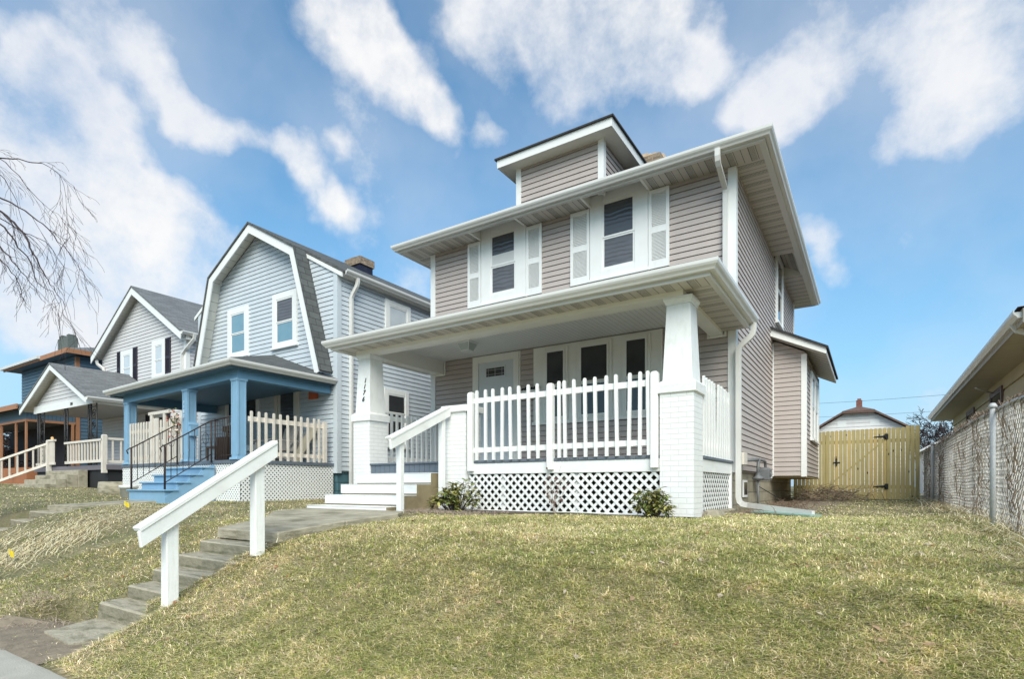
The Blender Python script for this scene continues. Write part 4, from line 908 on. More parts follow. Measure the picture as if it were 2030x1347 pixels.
for x in (-12.17, -11.57): m = MB(); m.box(x-.02, x+.02, 7.75, 7.83, 1.85, 2.38); m.beam((x, 7.7, 2.39), (x, 8.45, 2.39), .09, .02); m.beam((x, 7.75, 2.1), (x, 8.6, 1.87), .03, .09); obj('arm', m, gw, t)
m = MB(); m.beam((-11.62, 8.40, 1.87), (-11.16, 8.62, 2.74), .26, .025, up=(0, 1, 0)); solo('leaning_board', m, mat('pale_board', (.50, .44, .33), .7, .06, 5), 'pale plank leaning against the blue porch wall behind the beige railing', 'board', (-11.6, 8.4, 1.86))
t = thing('flower_spray', 'spray of red and cream artificial flowers tied beside the middle blue porch post', 'flowers', (-12.93, 6.34, 2.4))
for nm, col, n_ in (('red_blooms', (.42, .10, .07), 34), ('cream_petals', (.75, .60, .48), 60), ('leaves', (.10, .14, .05), 40)):
    m = MB()
    for i in range(n_):
        c = Vector((-12.98+random.gauss(0, .10), 6.33+random.gauss(0, .04), 2.70+random.gauss(0, .14))); d = Vector((random.gauss(0, 1), random.gauss(0, 1), random.gauss(0, 1))).normalized(); e = d.orthogonal().normalized()*.022; g = d*.05
        m.face([c, c+e+g*.5, c+g, c-e+g*.5])
    obj(nm, m, mat(nm+'_colour', col, .6, .1, 20), t)
# concrete ring and white pot beside the blue porch
m = MB(); m.lathe((0, 0, 0), [(.50, -.1), (.52, .10), (.50, .30), (.42, .31), (.41, .2), (0, .2)], 20); solo('concrete_planter', m, concrete, 'round weathered concrete planter on the grass left of the white flower pot', 'planter', (0, 0, 0)).location = (-17.2, 7.0, gzf(-17.2, 7.0))
m = MB(); m.lathe((0, 0, 0), [(.14, 0), (.17, .22), (.19, .22), (.195, .29), (.17, .29), (.16, .25), (0, .24)], 20); solo('flower_pot', m, terra, 'white plastic flower pot against the lattice left of the blue porch steps', 'plant pot', (0, 0, 0)).location = (-14.35, 6.0, gzf(-14.35, 6.0))

# ================================================================ PALE GREY HOUSE
Gh = thing('pale_grey_house', 'pale grey gabled house with black shutters and a small gabled porch on iron posts', 'house', (-23.4, 10.2, 1.3))
cX0, cX1, cY0, cY1 = -26.7, -20.1, 10.2, 20
f, r = FR(cY0), RT(cX1); zpk, zsh = 8.62, 6.55; sl = (zpk-zsh)/3.3; cxm = -23.4
m = MB(); m.prism([(cX0+.02, 2.0), (cX1-.02, 2.0), (cX1-.02, zsh), (cxm, zpk-.03), (cX0+.02, zsh)], lambda u, v, w: (u, w, v), cY0+.02, cY1)
lm = lambda z: (cX0, cX1) if z < zsh else (cxm-(zpk-z)/sl, cxm+(zpk-z)/sl)
siding(m, f, cX0, cX1, 2.0, zpk-.02, .13, lim=lm); siding(m, r, cY0, cY1, 2.0, zsh, .13); obj('wall', m, graysid, Gh)
m = MB(); m.box(cX0+.04, cX1-.04, cY0+.04, cY1-.04, 1.0, 1.995); obj('foundation', m, mat('dark_foundation', (.03, .032, .036), .8, .1, 6), Gh)
m = MB(); m.box(cX1+.028, cX1-.12, cY0-.028, cY0+.01, 1.98, zsh-.06); m.box(cX1+.0275, cX1-.01, cY0+.0105, cY0+.12, 1.98, zsh-.06); obj('corner_board', m, trimw, Gh)
def gable_roof(parent, xc, hw, ypl, yback, zp, slope, fas=.2, th_=.06, mt=shing, sof=None):
    m = MB()
    for s in (-1, 1):
        xe, ze = xc+s*hw, zp-hw*slope
        m.hexa([(xc, ypl, zp), (xe, ypl, ze), (xe, yback, ze), (xc, yback, zp), (xc, ypl, zp+th_), (xe, ypl, ze+th_), (xe, yback, ze+th_), (xc, yback, zp+th_)])
    ro = obj('roof', m, mt, parent); m = MB()
    for s in (-1, 1):
        xe, ze = xc+s*hw, zp-hw*slope
        m.prism([(xc, zp-fas), (xe, ze-fas), (xe, ze-.001), (xc, zp-.001)], lambda u, v, w: (u, w, v), ypl+.02, ypl+.05)
    obj('rake_fascia', m, trimw, parent); m = MB()
    for s in (-1, 1):
        xe, ze = xc+s*hw, zp-hw*slope
        m.hexa([(xc, ypl+.051, zp-.05), (xe, ypl+.051, ze-.05), (xe, yback, ze-.05), (xc, yback, zp-.05), (xc, ypl+.051, zp-.02), (xe, ypl+.051, ze-.02), (xe, yback, ze-.02), (xc, yback, zp-.02)])
    obj('rake_soffit', m, sof or soffP, parent); m = MB()
    xe, ze = xc+hw, zp-hw*slope; P = [(xe-.01+a, ze-.09+b) for a, b in GUT]; m.prism(P, lambda u, v, w: (u, w, v), ypl+.05, yback); obj('gutter', m, gutm, parent)
gable_roof(Gh, cxm, 3.55, 9.85, 20.3, 8.82, .615, fas=.27)
m = MB(); m.box(cX1, cX1+.18, cY0-.1, cY1, 6.42, 6.46); m.box(cX1+.18, cX1+.20, cY0-.1, cY1, 6.42, 6.62); obj('eave_soffit', m, trimw, Gh)
rspout('downspout', [(-19.75, 10.3, 6.6), (-19.78, 10.3, 6.45), (-19.98, 10.16, 6.15), (-20.25, 10.13, 5.95), (-20.27, 10.13, 5.7), (-20.27, 10.13, 2.0)], parent=Gh, w=.09, d=.09)
rspout('downspout', [(-26.75, 10.0, 6.5), (-26.72, 10.02, 6.35), (-26.45, 10.12, 6.15), (-26.40, 10.13, 6.0), (-26.40, 10.13, 4.6)], parent=Gh, w=.09, d=.09)
window(Gh, f, -24.98, -23.98, 5.30, 6.66, cw=.2, panes=(gblind, gblind)); window(Gh, f, -22.46, -21.5, 5.30, 6.70, cw=.2, panes=(gblind, gblind))
for a0, a1 in ((-25.30, -25.0), (-23.96, -23.63), (-21.48, -21.12)): shutter(Gh, f, a0, a1, 5.32, 6.68, plum, 14, label='dark plum shutter')
window(Gh, f, -22.6, -21.5, 2.9, 4.0, cw=.12, panes=(gdark, gdark)); shutter(Gh, f, -22.95, -22.62, 2.9, 4.02, plum, 12, 'dark plum shutter'); shutter(Gh, f, -21.48, -21.15, 2.9, 4.02, plum, 12, 'dark plum shutter')
m = MB(); fbox(m, f, -24.6, -23.6, 0, .05, 2.0, 4.1); obj('door', m, trimw, Gh)
# its porch
gable_roof(Gh, -24.3, 2.95, 7.65, 10.18, 5.62, .475, fas=.19)
zpk2 = 5.58; lm2 = lambda z: (-24.3-(zpk2-.14-z)/.475, -24.3+(zpk2-.14-z)/.475)
m = MB(); siding(m, FR(8.0), -27, -21, 4.30, zpk2-.14, .13, lim=lm2); m.prism([(-26.7, 4.30), (-21.9, 4.30), (-24.3, 5.42)], lambda u, v, w: (u, w, v), 8.01, 8.08); obj('porch_gable', m, graysid, Gh)
m = MB(); m.box(-26.72, -21.55, 7.95, 8.03, 4.06, 4.32); m.box(-21.62, -21.55, 8.031, 10.17, 4.06, 4.30); obj('porch_beam', m, trimw, Gh)
textmesh('house_number', '184', .16, blackm, Gh, Matrix.Translation((-23.25, 7.945, 4.12)) @ Matrix.Rotation(R(90), 4, 'X'), .004)
m = MB(); m.box(-26.7, -21.62, 8.031, 10.17, 4.08, 4.11); obj('porch_ceiling', m, mat('warm_grey_ceiling', (.42, .41, .37), .6, .03, 4), Gh)  # one even warm grey for the ceiling
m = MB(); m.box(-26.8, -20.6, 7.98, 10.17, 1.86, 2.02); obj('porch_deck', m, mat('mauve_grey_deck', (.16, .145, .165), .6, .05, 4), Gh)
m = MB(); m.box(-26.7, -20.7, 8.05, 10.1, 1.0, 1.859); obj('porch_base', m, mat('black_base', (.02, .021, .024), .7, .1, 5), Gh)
def iron_post(xa, xb, y, z0, z1, diag=None):
    m = MB()
    for x in (xa, xb): m.tube([(x, y, z0), (x, y, z1)], .028, 5)
    n = 16; h = (z1-z0)/n; w = (xb-xa)
    for i in range(n):
        z = z0+i*h; pts = []
        for kk in range(7): tt = kk/6; pts.append((xa+w/2+w*.42*math.sin(tt*2*math.pi)*(1 if i % 2 else -1), y, z+h*tt))
        m.tube(pts, .017, 4, cap=False)
    if diag:
        xc_ = xb+diag; m.tube([(xc_, y, z0), (xc_, y, z1)], .022, 5); m.tube([(xb, y, z1-.1), (xc_, y, z1-.1)], .016, 4)
        for i in range(5):
            cz = z1-.32-i*(z1-z0)/5.2; sp = [((xb+xc_)/2+.15*(1-t/16)*math.cos(t*.7+i), y, cz+.15*(1-t/16)*math.sin(t*.7+i)) for t in range(15)]; m.tube(sp, .015, 4, cap=False)
    obj('iron_post', m, iron, Gh)
iron_post(-22.0, -21.80, 8.0, 2.02, 4.06, .42); iron_post(-23.95, -23.72, 8.0, 2.02, 4.06); iron_post(-26.45, -26.25, 8.0, 2.02, 4.06, .42)
m = MB()
for i in range(4): m.box(-24.75, -22.0, 8.0-(i+1)*.30, 8.0-i*.30-.001 if i else 7.98, 1.0, 1.86-i*.155)
m.box(-22.9, -22.0, 7.60, 7.98, 1.0, 2.0) if False else None
obj('concrete_steps', m, concrete, Gh, bevel=.012)
def balus(root, p, q, h, n, name='porch_railing', posts=True, m_=beige, slope=0, pw=.13):
    p = Vector(p); q = Vector(q); m = MB(); up = Vector((0, 0, 1))
    m.beam(p+up*h, q+up*h, .09, .07); m.beam(p+up*.12, q+up*.12, .05, .09); o = obj(name, m, m_, root)
    fp = None
    for i in range(1, n):
        c = p+(q-p)*(i/n); m = MB(); m.box(c.x-.022, c.x+.022, c.y-.022, c.y+.022, c.z+.1, c.z+h-.03); obj('baluster', m, m_, o)
    if posts:
        for c in (p, q): m = MB(); m.box(c.x-pw/2, c.x+pw/2, c.y-pw/2, c.y+pw/2, c.z-.25, c.z+h+.08); m.frus((c.x, c.y, c.z+h+.08), pw+.01, pw+.01, (c.x, c.y, c.z+h+.12), pw*.7, pw*.7); obj('rail_post', m, m_, o)
    return o
balus(Gh, (-20.70, 7.95, 2.0), (-20.70, 10.1, 2.0), .86, 9); balus(Gh, (-23.7, 7.93, 2.02), (-20.72, 7.93, 2.02), .80, 13, posts=False)
balus(Gh, (-25.02, 7.9, 2.02), (-24.55, 7.9, 2.02), .95, 6, posts=False); balus(Gh, (-26.6, 6.55, 1.22), (-25.1, 7.9, 2.02), .86, 8)
balus(Gh, (-26.6, 8.0, 2.02), (-25.15, 8.0, 2.02), .8, 10, posts=False)

# ================================================================ SLATE BLUE HOUSE
Dh = thing('slate_blue_house', 'dark slate blue house with orange trim and a screened porch at the far left', 'house', (-32, 10.1, 1.5))
f, r = FR(10.1), RT(-29.0)
m = MB(); m.box(-35.5, -29.02, 10.12, 19, 1.5, 7.0); siding(m, f, -35.5, -29.0, 1.6, 7.03, .15); siding(m, r, 10.1, 19, 1.6, 7.03, .15)
obj('wall', m, darkblue, Dh)
m = MB(); m.box(-29.12, -28.97, 10.07, 10.22, 1.5, 6.95); obj('corner_board', m, orange, Dh)
m = MB(); m.face([(-36.3, 9.62, 7.15), (-28.6, 9.62, 7.15), (-28.6, 20, 7.15), (-36.3, 20, 7.15)]); m.face([(-36.3, 9.62, 7.2), (-28.6, 9.62, 7.2), (-31.5, 13, 8.3), (-33.2, 13, 8.3)]); m.face([(-28.6, 9.62, 7.2), (-28.6, 20, 7.2), (-31.5, 16.5, 8.3), (-31.5, 13, 8.3)]); m.face([(-36.3, 9.62, 7.2), (-33.2, 13, 8.3), (-33.2, 16.5, 8.3), (-36.3, 20, 7.2)]); obj('roof', m, shing, Dh)
m = MB(); m.box(-36.3, -28.6, 9.60, 9.64, 7.0, 7.2); m.box(-28.62, -28.58, 9.641, 20, 7.0, 7.2); obj('fascia', m, orange, Dh); obj('eave_soffit', MB().box(-36.3, -28.63, 9.645, 20, 7.04, 7.07), darkblue, Dh)
m = MB(); m.sweep3(-36.3, -28.4, 9.28, 20, gutprof(7.05)) if False else m.box(-36.4, -31.5, 9.48, 9.599, 7.08, 7.2); obj('gutter', m, gutm, Dh)
m = MB(); m.box(-33.2, -32.0, 10.8, 11.2, 7.0, 8.45); m.box(-33.15, -32.8, 10.85, 11.15, 8.451, 8.62); m.box(-32.3, -32.05, 10.85, 11.15, 8.451, 8.58); obj('chimney', m, sage, Dh)
m = MB(); m.box(-36.5, -29.0, 8.40, 10.05, 4.05, 4.08); m.box(-36.5, -29.0, 8.4, 8.44, 4.08, 4.55); m.box(-29.04, -29.0, 8.441, 10.05, 4.08, 4.55); obj('porch_gable', m, mat('slate_board', (.085, .14, .19), .6, .06, 4, pattern=groovep(0, .14, .08)), Dh)
m = MB(); m.hexa([(-37, 8.0, 4.50), (-28.6, 8.0, 4.50), (-28.6, 10.08, 5.0), (-37, 10.08, 5.0), (-37, 8.0, 4.6), (-28.6, 8.0, 4.6), (-28.6, 10.08, 5.1), (-37, 10.08, 5.1)]); obj('porch_roof', m, shing, Dh)
m = MB(); m.box(-37, -28.58, 7.96, 7.999, 4.42, 4.62); m.box(-37, -28.98, 8.36, 8.399, 3.98, 4.08); m.box(-28.99, -28.95, 8.40, 10.05, 3.98, 4.08)
for x in (-36, -34.2, -32.2, -31.95, -30.2, -29.05): m.box(x-.05, x+.05, 8.37, 8.43, 2.1, 3.98)
m.box(-28.99, -28.95, 9.9, 10.0, 2.1, 3.98); obj('porch_trim', m, orange, Dh)
m = MB(); m.box(-37, -28.95, 8.38, 10.05, 1.2, 2.1); obj('porch_base_wall', m, mat('terracotta_wall', (.33, .13, .06), .8, .1, 5), Dh)
m = MB(); m.box(-36.9, -29.05, 10.02, 10.04, 2.1, 4.04); obj('porch_shade_sheet', m, mat('porch_shade_dark', (.02, .02, .024), .8, .1, 5), Dh)  # dark sheet added at the back, porch shade put into its colour
m = MB(); m.lathe((-30.9, 9.85, 3.42), [(.02, 0), (.05, .03), (.05, .10), (.02, .13)], 10); lampm = bpy.data.materials.new('warm_lamp'); lampm.use_nodes = True; lampm.node_tree.nodes['Principled BSDF'].inputs['Emission Color'].default_value = (1, .6, .2, 1); lampm.node_tree.nodes['Principled BSDF'].inputs['Emission Strength'].default_value = .5; obj('porch_lamp', m, lampm, Dh)

# ================================================================ RIGHT NEIGHBOUR
T = thing('tan_house', 'single storey tan board sided house with deep eaves beyond the chain link fence', 'house', (2.4, 16, .95))
wx = 2.36; l_ = LF(wx); ty0, ty1 = 11.0, 24.2
m = MB(); m.box(wx+.02, 9.5, ty0, ty1, .8, 3.66); siding(m, l_, ty0, ty1, 1.16, 3.64, .31, lip=.022); siding(m, FR(ty0), wx, 9.5, 1.16, 3.64, .31, lip=.022); obj('wall', m, tansid, T)
m = MB(); m.box(wx+.03, 9.4, ty0+.05, ty1, .6, 1.15); obj('foundation', m, stone, T)
m = MB(); m.box(1.80, wx+.01, ty0-.6, ty1+.5, 3.62, 3.64); m.box(wx+.011, 9.6, ty0-.6, ty0-.001, 3.62, 3.64); obj('soffit', m, tansoff, T)
m = MB(); P = [(1.80-a, 3.68+b) for a, b in GUT]; m.prism(P, lambda u, v, w: (u, w, v), ty0-.55, ty1+.5); obj('gutter', m, gutm, T)
m = MB(); m.box(1.78, 1.80, ty0-.6, ty1+.5, 3.60, 3.80); m.box(1.801, 9.6, ty0-.62, ty0-.60, 3.60, 3.80); obj('fascia', m, mat('tan_fascia', (.40, .37, .31), .6, .05, 4), T)
m = MB(); zr = 5.0; m.face([(1.72, ty0-.62, 3.82), (1.72, ty1+.5, 3.82), (5.6, ty1-3.2, zr), (5.6, ty0+3, zr)]); m.face([(1.72, ty0-.62, 3.82), (5.6, ty0+3, zr), (9.6, ty0-.62, 3.82)]); m.face([(9.6, ty0-.62, 3.82), (5.6, ty0+3, zr), (5.6, ty1-3.2, zr), (9.6, ty1+.5, 3.82)]); m.face([(1.72, ty1+.5, 3.82), (9.6, ty1+.5, 3.82), (5.6, ty1-3.2, zr)]); obj('roof', m, shingb, T)
for y0_, y1_ in ((15.5, 16.9), (19.3, 20.7)): window(T, l_, y0_, y1_, 2.55, 3.45, cw=.08, frame=mat('plum_brown_frame', (.16, .11, .11), .6, .1, 5), panes=(gwavyd, gdark), label='small sliding window with brown frame')
m = MB(); m.tube([(1.95, 16.0, 3.50), (2.35, 16.6, 3.42)], .02, 5); obj('conduit', m, trimw, T)
rspout('downspout', [(1.74, 10.9, 3.7), (1.80, 10.9, 3.6), (2.25, 10.95, 3.4), (2.31, 10.95, 3.3), (2.31, 10.95, 1.0)], parent=T)
m = MB(); m.box(4.0, 4.3, 14, 14.3, 4.3, 5.25) ; obj('vent_stack', m, galv, T)

# ================================================================ WOODEN GATE AND FENCE
GF = thing('wooden_gate_fence', 'new yellow green wooden board fence with a wide gate and black strap hinges', 'gate', (-.1, 17.3, .95))
gy = 17.30
lf = MB(); lf.box(-1.0, .28, gy+.03, gy+.07, 1.25, 1.34); lf.box(-1.0, .28, gy+.03, gy+.07, 2.45, 2.54); lf.beam((-1.0, gy+.05, 1.3), (.28, gy+.05, 2.5), .09, .04); gate = obj('gate_frame', lf, cedar, GF)
ff = MB(); ff.box(.30, .92, gy+.03, gy+.07, 1.25, 1.34); ff.box(.30, .92, gy+.03, gy+.07, 2.45, 2.54); ff.box(-1.82, -1.02, gy+.03, gy+.07, 1.25, 1.34); ff.box(-1.82, -1.02, gy+.03, gy+.07, 2.45, 2.54)
for x in (.33, .88, -1.07): ff.box(x-.045, x+.045, gy+.03, gy+.12, .8, 2.7)
fxd = obj('fence_frame', ff, cedar, GF)
x = -1.82; i = 0
while x < .93:
    w = .098 + random.uniform(-.004, .004); gap = .010
    if x < .28: top = 2.80 + .0; zb = .99
    top = 2.80 + .035*(x+1.1)/2 + random.uniform(-.006, .006); zb = .985+random.uniform(-.008, .008); rr_ = w/2
    if x > .72: top += .02
    ys = gy+.006+random.uniform(0, .010)
    P = [(x+gap/2, zb), (x+w-gap/2, zb), (x+w-gap/2, top-.03), (x+w*.78, top-.006), (x+w*.5, top), (x+w*.22, top-.006), (x+gap/2, top-.03)]
    m = MB(); m.prism(P, lambda u, v, ww: (u, ww, v), ys, ys+.018); par = gate if -1.02 < x < .28 else fxd
    obj('board', m, cedar if random.random() < .72 else cedar2, par); x += w; i += 1
for z in (2.60, 1.31):
    m = MB(); m.prism([(.05, z-.006), (.30, z-.03), (.30, z+.03), (.05, z+.006)], lambda u, v, w: (u, w, v), gy-.006, gy+.004); m.box(.30, .37, gy-.008, gy+.004, z-.07, z+.07); m.tube([(.30, gy-.012, z-.07), (.30, gy-.012, z+.07)], .012, 6); obj('strap_hinge', m, blackm, GF)
m = MB(); m.box(-.86, -.70, gy-.012, gy+.004, 1.93, 1.965); m.box(-.80, -.77, gy-.02, gy+.004, 1.86, 2.06); m.tube([(-.785, gy-.05, 2.06), (-.785, gy-.05, 2.12), (-.785, gy-.01, 2.12)], .008, 5); obj('gate_latch', m, blackm, GF)

# ================================================================ CHAIN LINK FENCE
fx = 1.13; fy0, fy1 = 3.4, 17.6
CF = thing('chain_link_fence', 'chain link fence laced with dry vines along the right side of the lawn', 'fence', (fx, 7.7, .87))
def fz(y): return gzf(fx, y) + .0
FH = 1.22
m = MB(); m.tube([(fx, y, fz(y)+FH+.01*math.sin(y*2)) for y in np.arange(fy0, fy1, .5)], .021, 6); obj('top_rail', m, galv, CF)
for y in (4.25, 7.69, 14.6):
    m = MB(); m.tube([(fx-.052, y, fz(y)-.2), (fx-.052, y, fz(y)+FH+.02)], .027, 8); m.lathe((fx-.052, y, fz(y)+FH+.02), [(.038, 0), (.04, .02), (.02, .05)], 8); obj('fence_post', m, mat('white_fence_post', (.46, .46, .46), .5, .05, 5), CF, bevel=0)
m = MB(); dpt = .043; n = int((fy1-fy0)/dpt); rows = int(FH/dpt)
for i in range(n):
    y = fy0+i*dpt; z0_ = fz(y); pts = []; sag = .03*math.sin(y*1.7)*math.sin(y*.9)
    for j in range(rows+1):
        s = (j+i) % 2
        pts.append((fx-.012+(.005 if s else -.005)+sag*math.sin(j/rows*3.1), y+s*dpt, z0_+FH-j*dpt))
    m.tube(pts, .0036, 3, smooth=False, cap=False)
obj('wire_mesh', m, mat('aged_vinyl_mesh', (.55, .52, .49), .5, .08, 15, dirt=(.3, .25, .21), dirtamt=.5), CF)
# pale board-like backing of weathered slats woven in the mesh
m = MB()
for i in range(380):
    y = random.uniform(fy0, fy1); z = fz(y)+random.uniform(.0, FH); ln = random.uniform(.15, .7); a = random.gauss(.15, .5)
    pts = [(fx+random.uniform(-.03, .05), y+ln*t*math.cos(a)+random.gauss(0, .012), min(z+ln*t*math.sin(a)+random.gauss(0, .015), fz(y)+FH+.06)) for t in (0, .25, .5, .75, 1)]
    m.tube(pts, random.uniform(.002, .0045), 3, smooth=False, cap=False)
for i in range(70):
    y = random.uniform(fy0, fy1) if i % 2 else random.choice((7.0, 9.0, 10.2, 13.1, 16.2))+random.gauss(0, .25); z = fz(y); pts = []; yy = y
    for t in range(14): yy += random.gauss(.015, .035); pts.append((fx+random.uniform(-.04, .04), yy, z+t*(FH+.08)/13))
    m.tube(pts, random.uniform(.003, .008), 4, smooth=False, cap=False)
for i in range(160):
    y = random.uniform(fy0, fy1); pts = [(fx+random.uniform(-.05, .05), y+t*.09+random.gauss(0, .02), fz(y)+FH+random.uniform(-.04, .07)) for t in range(5)]; m.tube(pts, .0035, 3, smooth=False, cap=False)
v = solo('dry_vines', m, twigpale, 'leafless dry vine stems tangled through the chain link fence', 'vines', (fx, 9, .9)); v['kind'] = 'stuff'

# ================================================================ BACKGROUND
WH = thing('white_back_house', 'white clapboard house with a brown clipped gable roof behind the wooden gate', 'house', (-.5, 34, 1))
gx = -.55; yb = 34
m = MB(); m.prism([(gx-2.1, 1.0), (gx+2.1, 1.0), (gx+2.1, 4.2), (gx+.62, 5.12), (gx-.62, 5.12), (gx-2.1, 4.2)], lambda u, v, w: (u, w, v), yb+.02, yb+9)
siding(m, FR(yb), gx-2.1, gx+2.1, 1.0, 5.12, .2, lim=lambda z: (gx-2.1, gx+2.1) if z < 4.2 else (gx-2.1+(z-4.2)*1.61, gx+2.1-(z-4.2)*1.61)); obj('wall', m, pale, WH)
m = MB()
for s in (-1, 1): m.hexa([(gx, yb+1.0, 5.50), (gx+s*2.3, yb-.35, 4.13), (gx+s*2.3, yb+9.4, 4.13), (gx, yb+9.4, 5.50), (gx, yb+1.0, 5.58), (gx+s*2.3, yb-.35, 4.22), (gx+s*2.3, yb+9.4, 4.22), (gx, yb+9.4, 5.58)])
for s in (-1, 1): m.hexa([(gx+s*.70, yb-.35, 5.13), (gx+s*2.3, yb-.35, 4.13), (gx+s*2.3, yb+1, 4.13), (gx, yb+1.0, 5.50), (gx+s*.70, yb-.35, 5.22), (gx+s*2.3, yb-.35, 4.221), (gx+s*2.3, yb+1, 4.221), (gx, yb+1.0, 5.581)])
m.hexa([(gx-.72, yb-.36, 5.10), (gx+.72, yb-.36, 5.10), (gx+.02, yb+1.0, 5.5), (gx-.02, yb+1.0, 5.5), (gx-.72, yb-.36, 5.23), (gx+.72, yb-.36, 5.23), (gx+.02, yb+1.0, 5.6), (gx-.02, yb+1.0, 5.6)]); obj('roof', m, shingb, WH)
m = MB(); m.box(gx-.14, gx+.14, yb+1.6, yb+1.9, 5.4, 6.0); m.box(gx-.09, gx+.09, yb+1.65, yb+1.85, 6.001, 6.1); obj('chimney', m, brickred, WH)
m = MB(); m.box(gx-.95, gx-.55, yb-.02, yb, 4.45, 4.75); m.box(gx+.5, gx+.9, yb-.02, yb, 4.45, 4.75); obj('gable_vent', m, trimw, WH)
SH = thing('white_shed', 'small white roofed shed beyond the chain link fence and gate', 'shed', (3, 30, 1))
m = MB(); m.box(1.9, 5, 30, 33, .9, 2.9); obj('wall', m, pale, SH); m = MB(); m.hexa([(1.6, 29.7, 2.72), (1.6, 33.3, 2.72), (3.6, 33.3, 3.85), (3.6, 29.7, 3.85), (1.6, 29.7, 2.8), (1.6, 33.3, 2.8), (3.6, 33.3, 3.95), (3.6, 29.7, 3.95)]); m.hexa([(3.6, 29.7, 3.85), (3.6, 33.3, 3.85), (5.6, 33.3, 2.72), (5.6, 29.7, 2.72), (3.6, 29.7, 3.95), (3.6, 33.3, 3.95), (5.6, 33.3, 2.8), (5.6, 29.7, 2.8)]); obj('roof', m, mat('pale_metal_roof', (.62, .63, .65), .4, .05, 3), SH)
m = MB(); m.box(1.62, 1.7, 29.68, 30, 2.3, 2.75); obj('fascia', m, beige, SH)
for i, (za, zb_) in enumerate(((4.9, 5.6), (4.55, 5.05), (4.2, 4.35))):
    m = MB(); pts = [Vector((-14+34*t, 27+i*1.5, za+(zb_-za)*t-1.0*math.sin(math.pi*t)+.6)) for t in np.linspace(0, 1, 24)]; m.tube(pts, .007, 4)
    solo('power_line', m, rope, ['topmost of the thin dark wires crossing the sky above the wooden gate', 'middle thin dark wire crossing the sky above the wooden gate', 'lowest thin dark wire crossing just above the wooden gate'][i], 'power line', (0, 27+i*1.5, 5), 'wires above the wooden gate')
# ---------------------------------------------------------------- trees
def grow(m, mt_, p, d, L, r, depth, droop=0, spread=.5, kids=3, segs=5, minr=.002, tw=None, wob=.16):
    pts = [p.copy()]; rads = [r]; c = p.copy(); dd = d.copy()
    for i in range(segs):
        dd = (dd + Vector((random.gauss(0, wob), random.gauss(0, wob), random.gauss(0, wob*.8) - droop)))
        dd.normalize(); c = c + dd*(L/segs); pts.append(c.copy()); rads.append(max(minr, r*(1-.62*(i+1)/segs)))
    tgt = m if depth > mt_ else tw
    tgt.tube(pts, rads, 6 if r > .03 else (4 if r > .008 else 3), smooth=r > .03, cap=False)
    if depth <= 0: return
    n = kids + (1 if random.random() < .4 else 0)
    for k_ in range(n):
        t = .3+.7*(k_+random.random()*.7)/n; i = min(int(t*segs), segs-1); q = pts[i].lerp(pts[i+1], t*segs-i if t*segs-i < 1 else 1)
        base = (pts[i+1]-pts[i]).normalized(); o = base.orthogonal(); o.rotate(Matrix.Rotation(random.uniform(0, 2*math.pi), 3, base)); nd_ = (base+o.normalized()*spread*random.uniform(.7, 1.4)).normalized()
        grow(m, mt_, q, nd_, L*random.uniform(.50, .78), max(minr, rads[i]*random.uniform(.45, .68)), depth-1, droop*1.25, spread, kids, segs, minr, tw, wob)
def tree(name, label, base, H_, r, depth, droop=0, spread=.55, lean=(0, 0, 1), kids=3, seed=1, minr=.004, grp=None, wob=.12):
    random.seed(seed); t = thing(name, label, 'tree', base, grp); a = MB(); b = MB()
    grow(a, depth-3, Vector(base), Vector(lean).normalized(), H_, r, depth, droop, spread, kids, 6, minr, b, wob)
    obj('trunk', a, bark, t); obj('crown', b, twig, t); return t
# near drooping tree: trunk outside the left edge, limbs reaching in
random.seed(5)
t = thing('drooping_bare_tree', 'bare tree whose long drooping branches hang in from the upper left edge', 'tree', (-13.1, 2.9, gzf(-13.1, 2.9)))
a = MB(); b = MB(); base = Vector((-13.1, 2.9, gzf(-13.1, 2.9)-.1))
a.tube([base, base+Vector((.1, 0, 1.2)), base+Vector((.15, .1, 2.6)), base+Vector((.3, .2, 4.2)), base+Vector((.5, .3, 6.0))], [.2, .17, .15, .11, .05], 10)
def PT(u, v, d): q = pdir(u, v); return Vector((0, 0, EYE)) + q*d
def limb(uv, d0, d1, r0, root):
    pts = [Vector(root)]
    for i, (u, v_) in enumerate(uv): pts.append(PT(u, v_, d0+(d1-d0)*i/(len(uv)-1)))
    # smooth
    out = []
    for i in range(len(pts)-1):
        p0 = pts[max(i-1, 0)]; p1 = pts[i]; p2 = pts[i+1]; p3 = pts[min(i+2, len(pts)-1)]
        for k_ in range(4):
            s = k_/4; out.append(.5*((2*p1)+(p2-p0)*s+(2*p0-5*p1+4*p2-p3)*s*s+(3*p1-p0-3*p2+p3)*s**3))
    out.append(pts[-1]); n = len(out)
    out = [p+Vector((random.gauss(0, .01), random.gauss(0, .012), random.gauss(0, .01))) for p in out]
    b.tube(out, [max(.0028, r0*(1-.93*i/(n-1))) for i in range(n)], 4, cap=False)
    for i in range(5, n-1):
        if out[i].z < 1: continue
        for q in range(2):
            if random.random() < .17:
                d = (out[min(i+1, n-1)]-out[i-1]).normalized(); nd_ = (d*1.0+Vector((random.gauss(0, .35), random.gauss(0, .35), random.gauss(-.10, .40)))).normalized()
                grow(b, -9, out[i], nd_, random.uniform(.25, .85), max(.0035, r0*.35*(1-i/n)), 2, .10, .5, 2, 5, .0020, b, .14)
rt = lambda z: base+Vector((.25, .15, z))
limb([(-60,330),(0,316),(50,318),(95,330),(125,352),(148,376)], 8.6, 8.2, .014, rt(5.2))
limb([(-50,300),(0,314),(45,360),(85,405),(120,430),(135,460)], 8.6, 8.3, .010, rt(5.0))
limb([(-60,380),(0,392),(50,418),(95,455),(135,500),(165,540)], 8.4, 8.0, .022, rt(4.6))
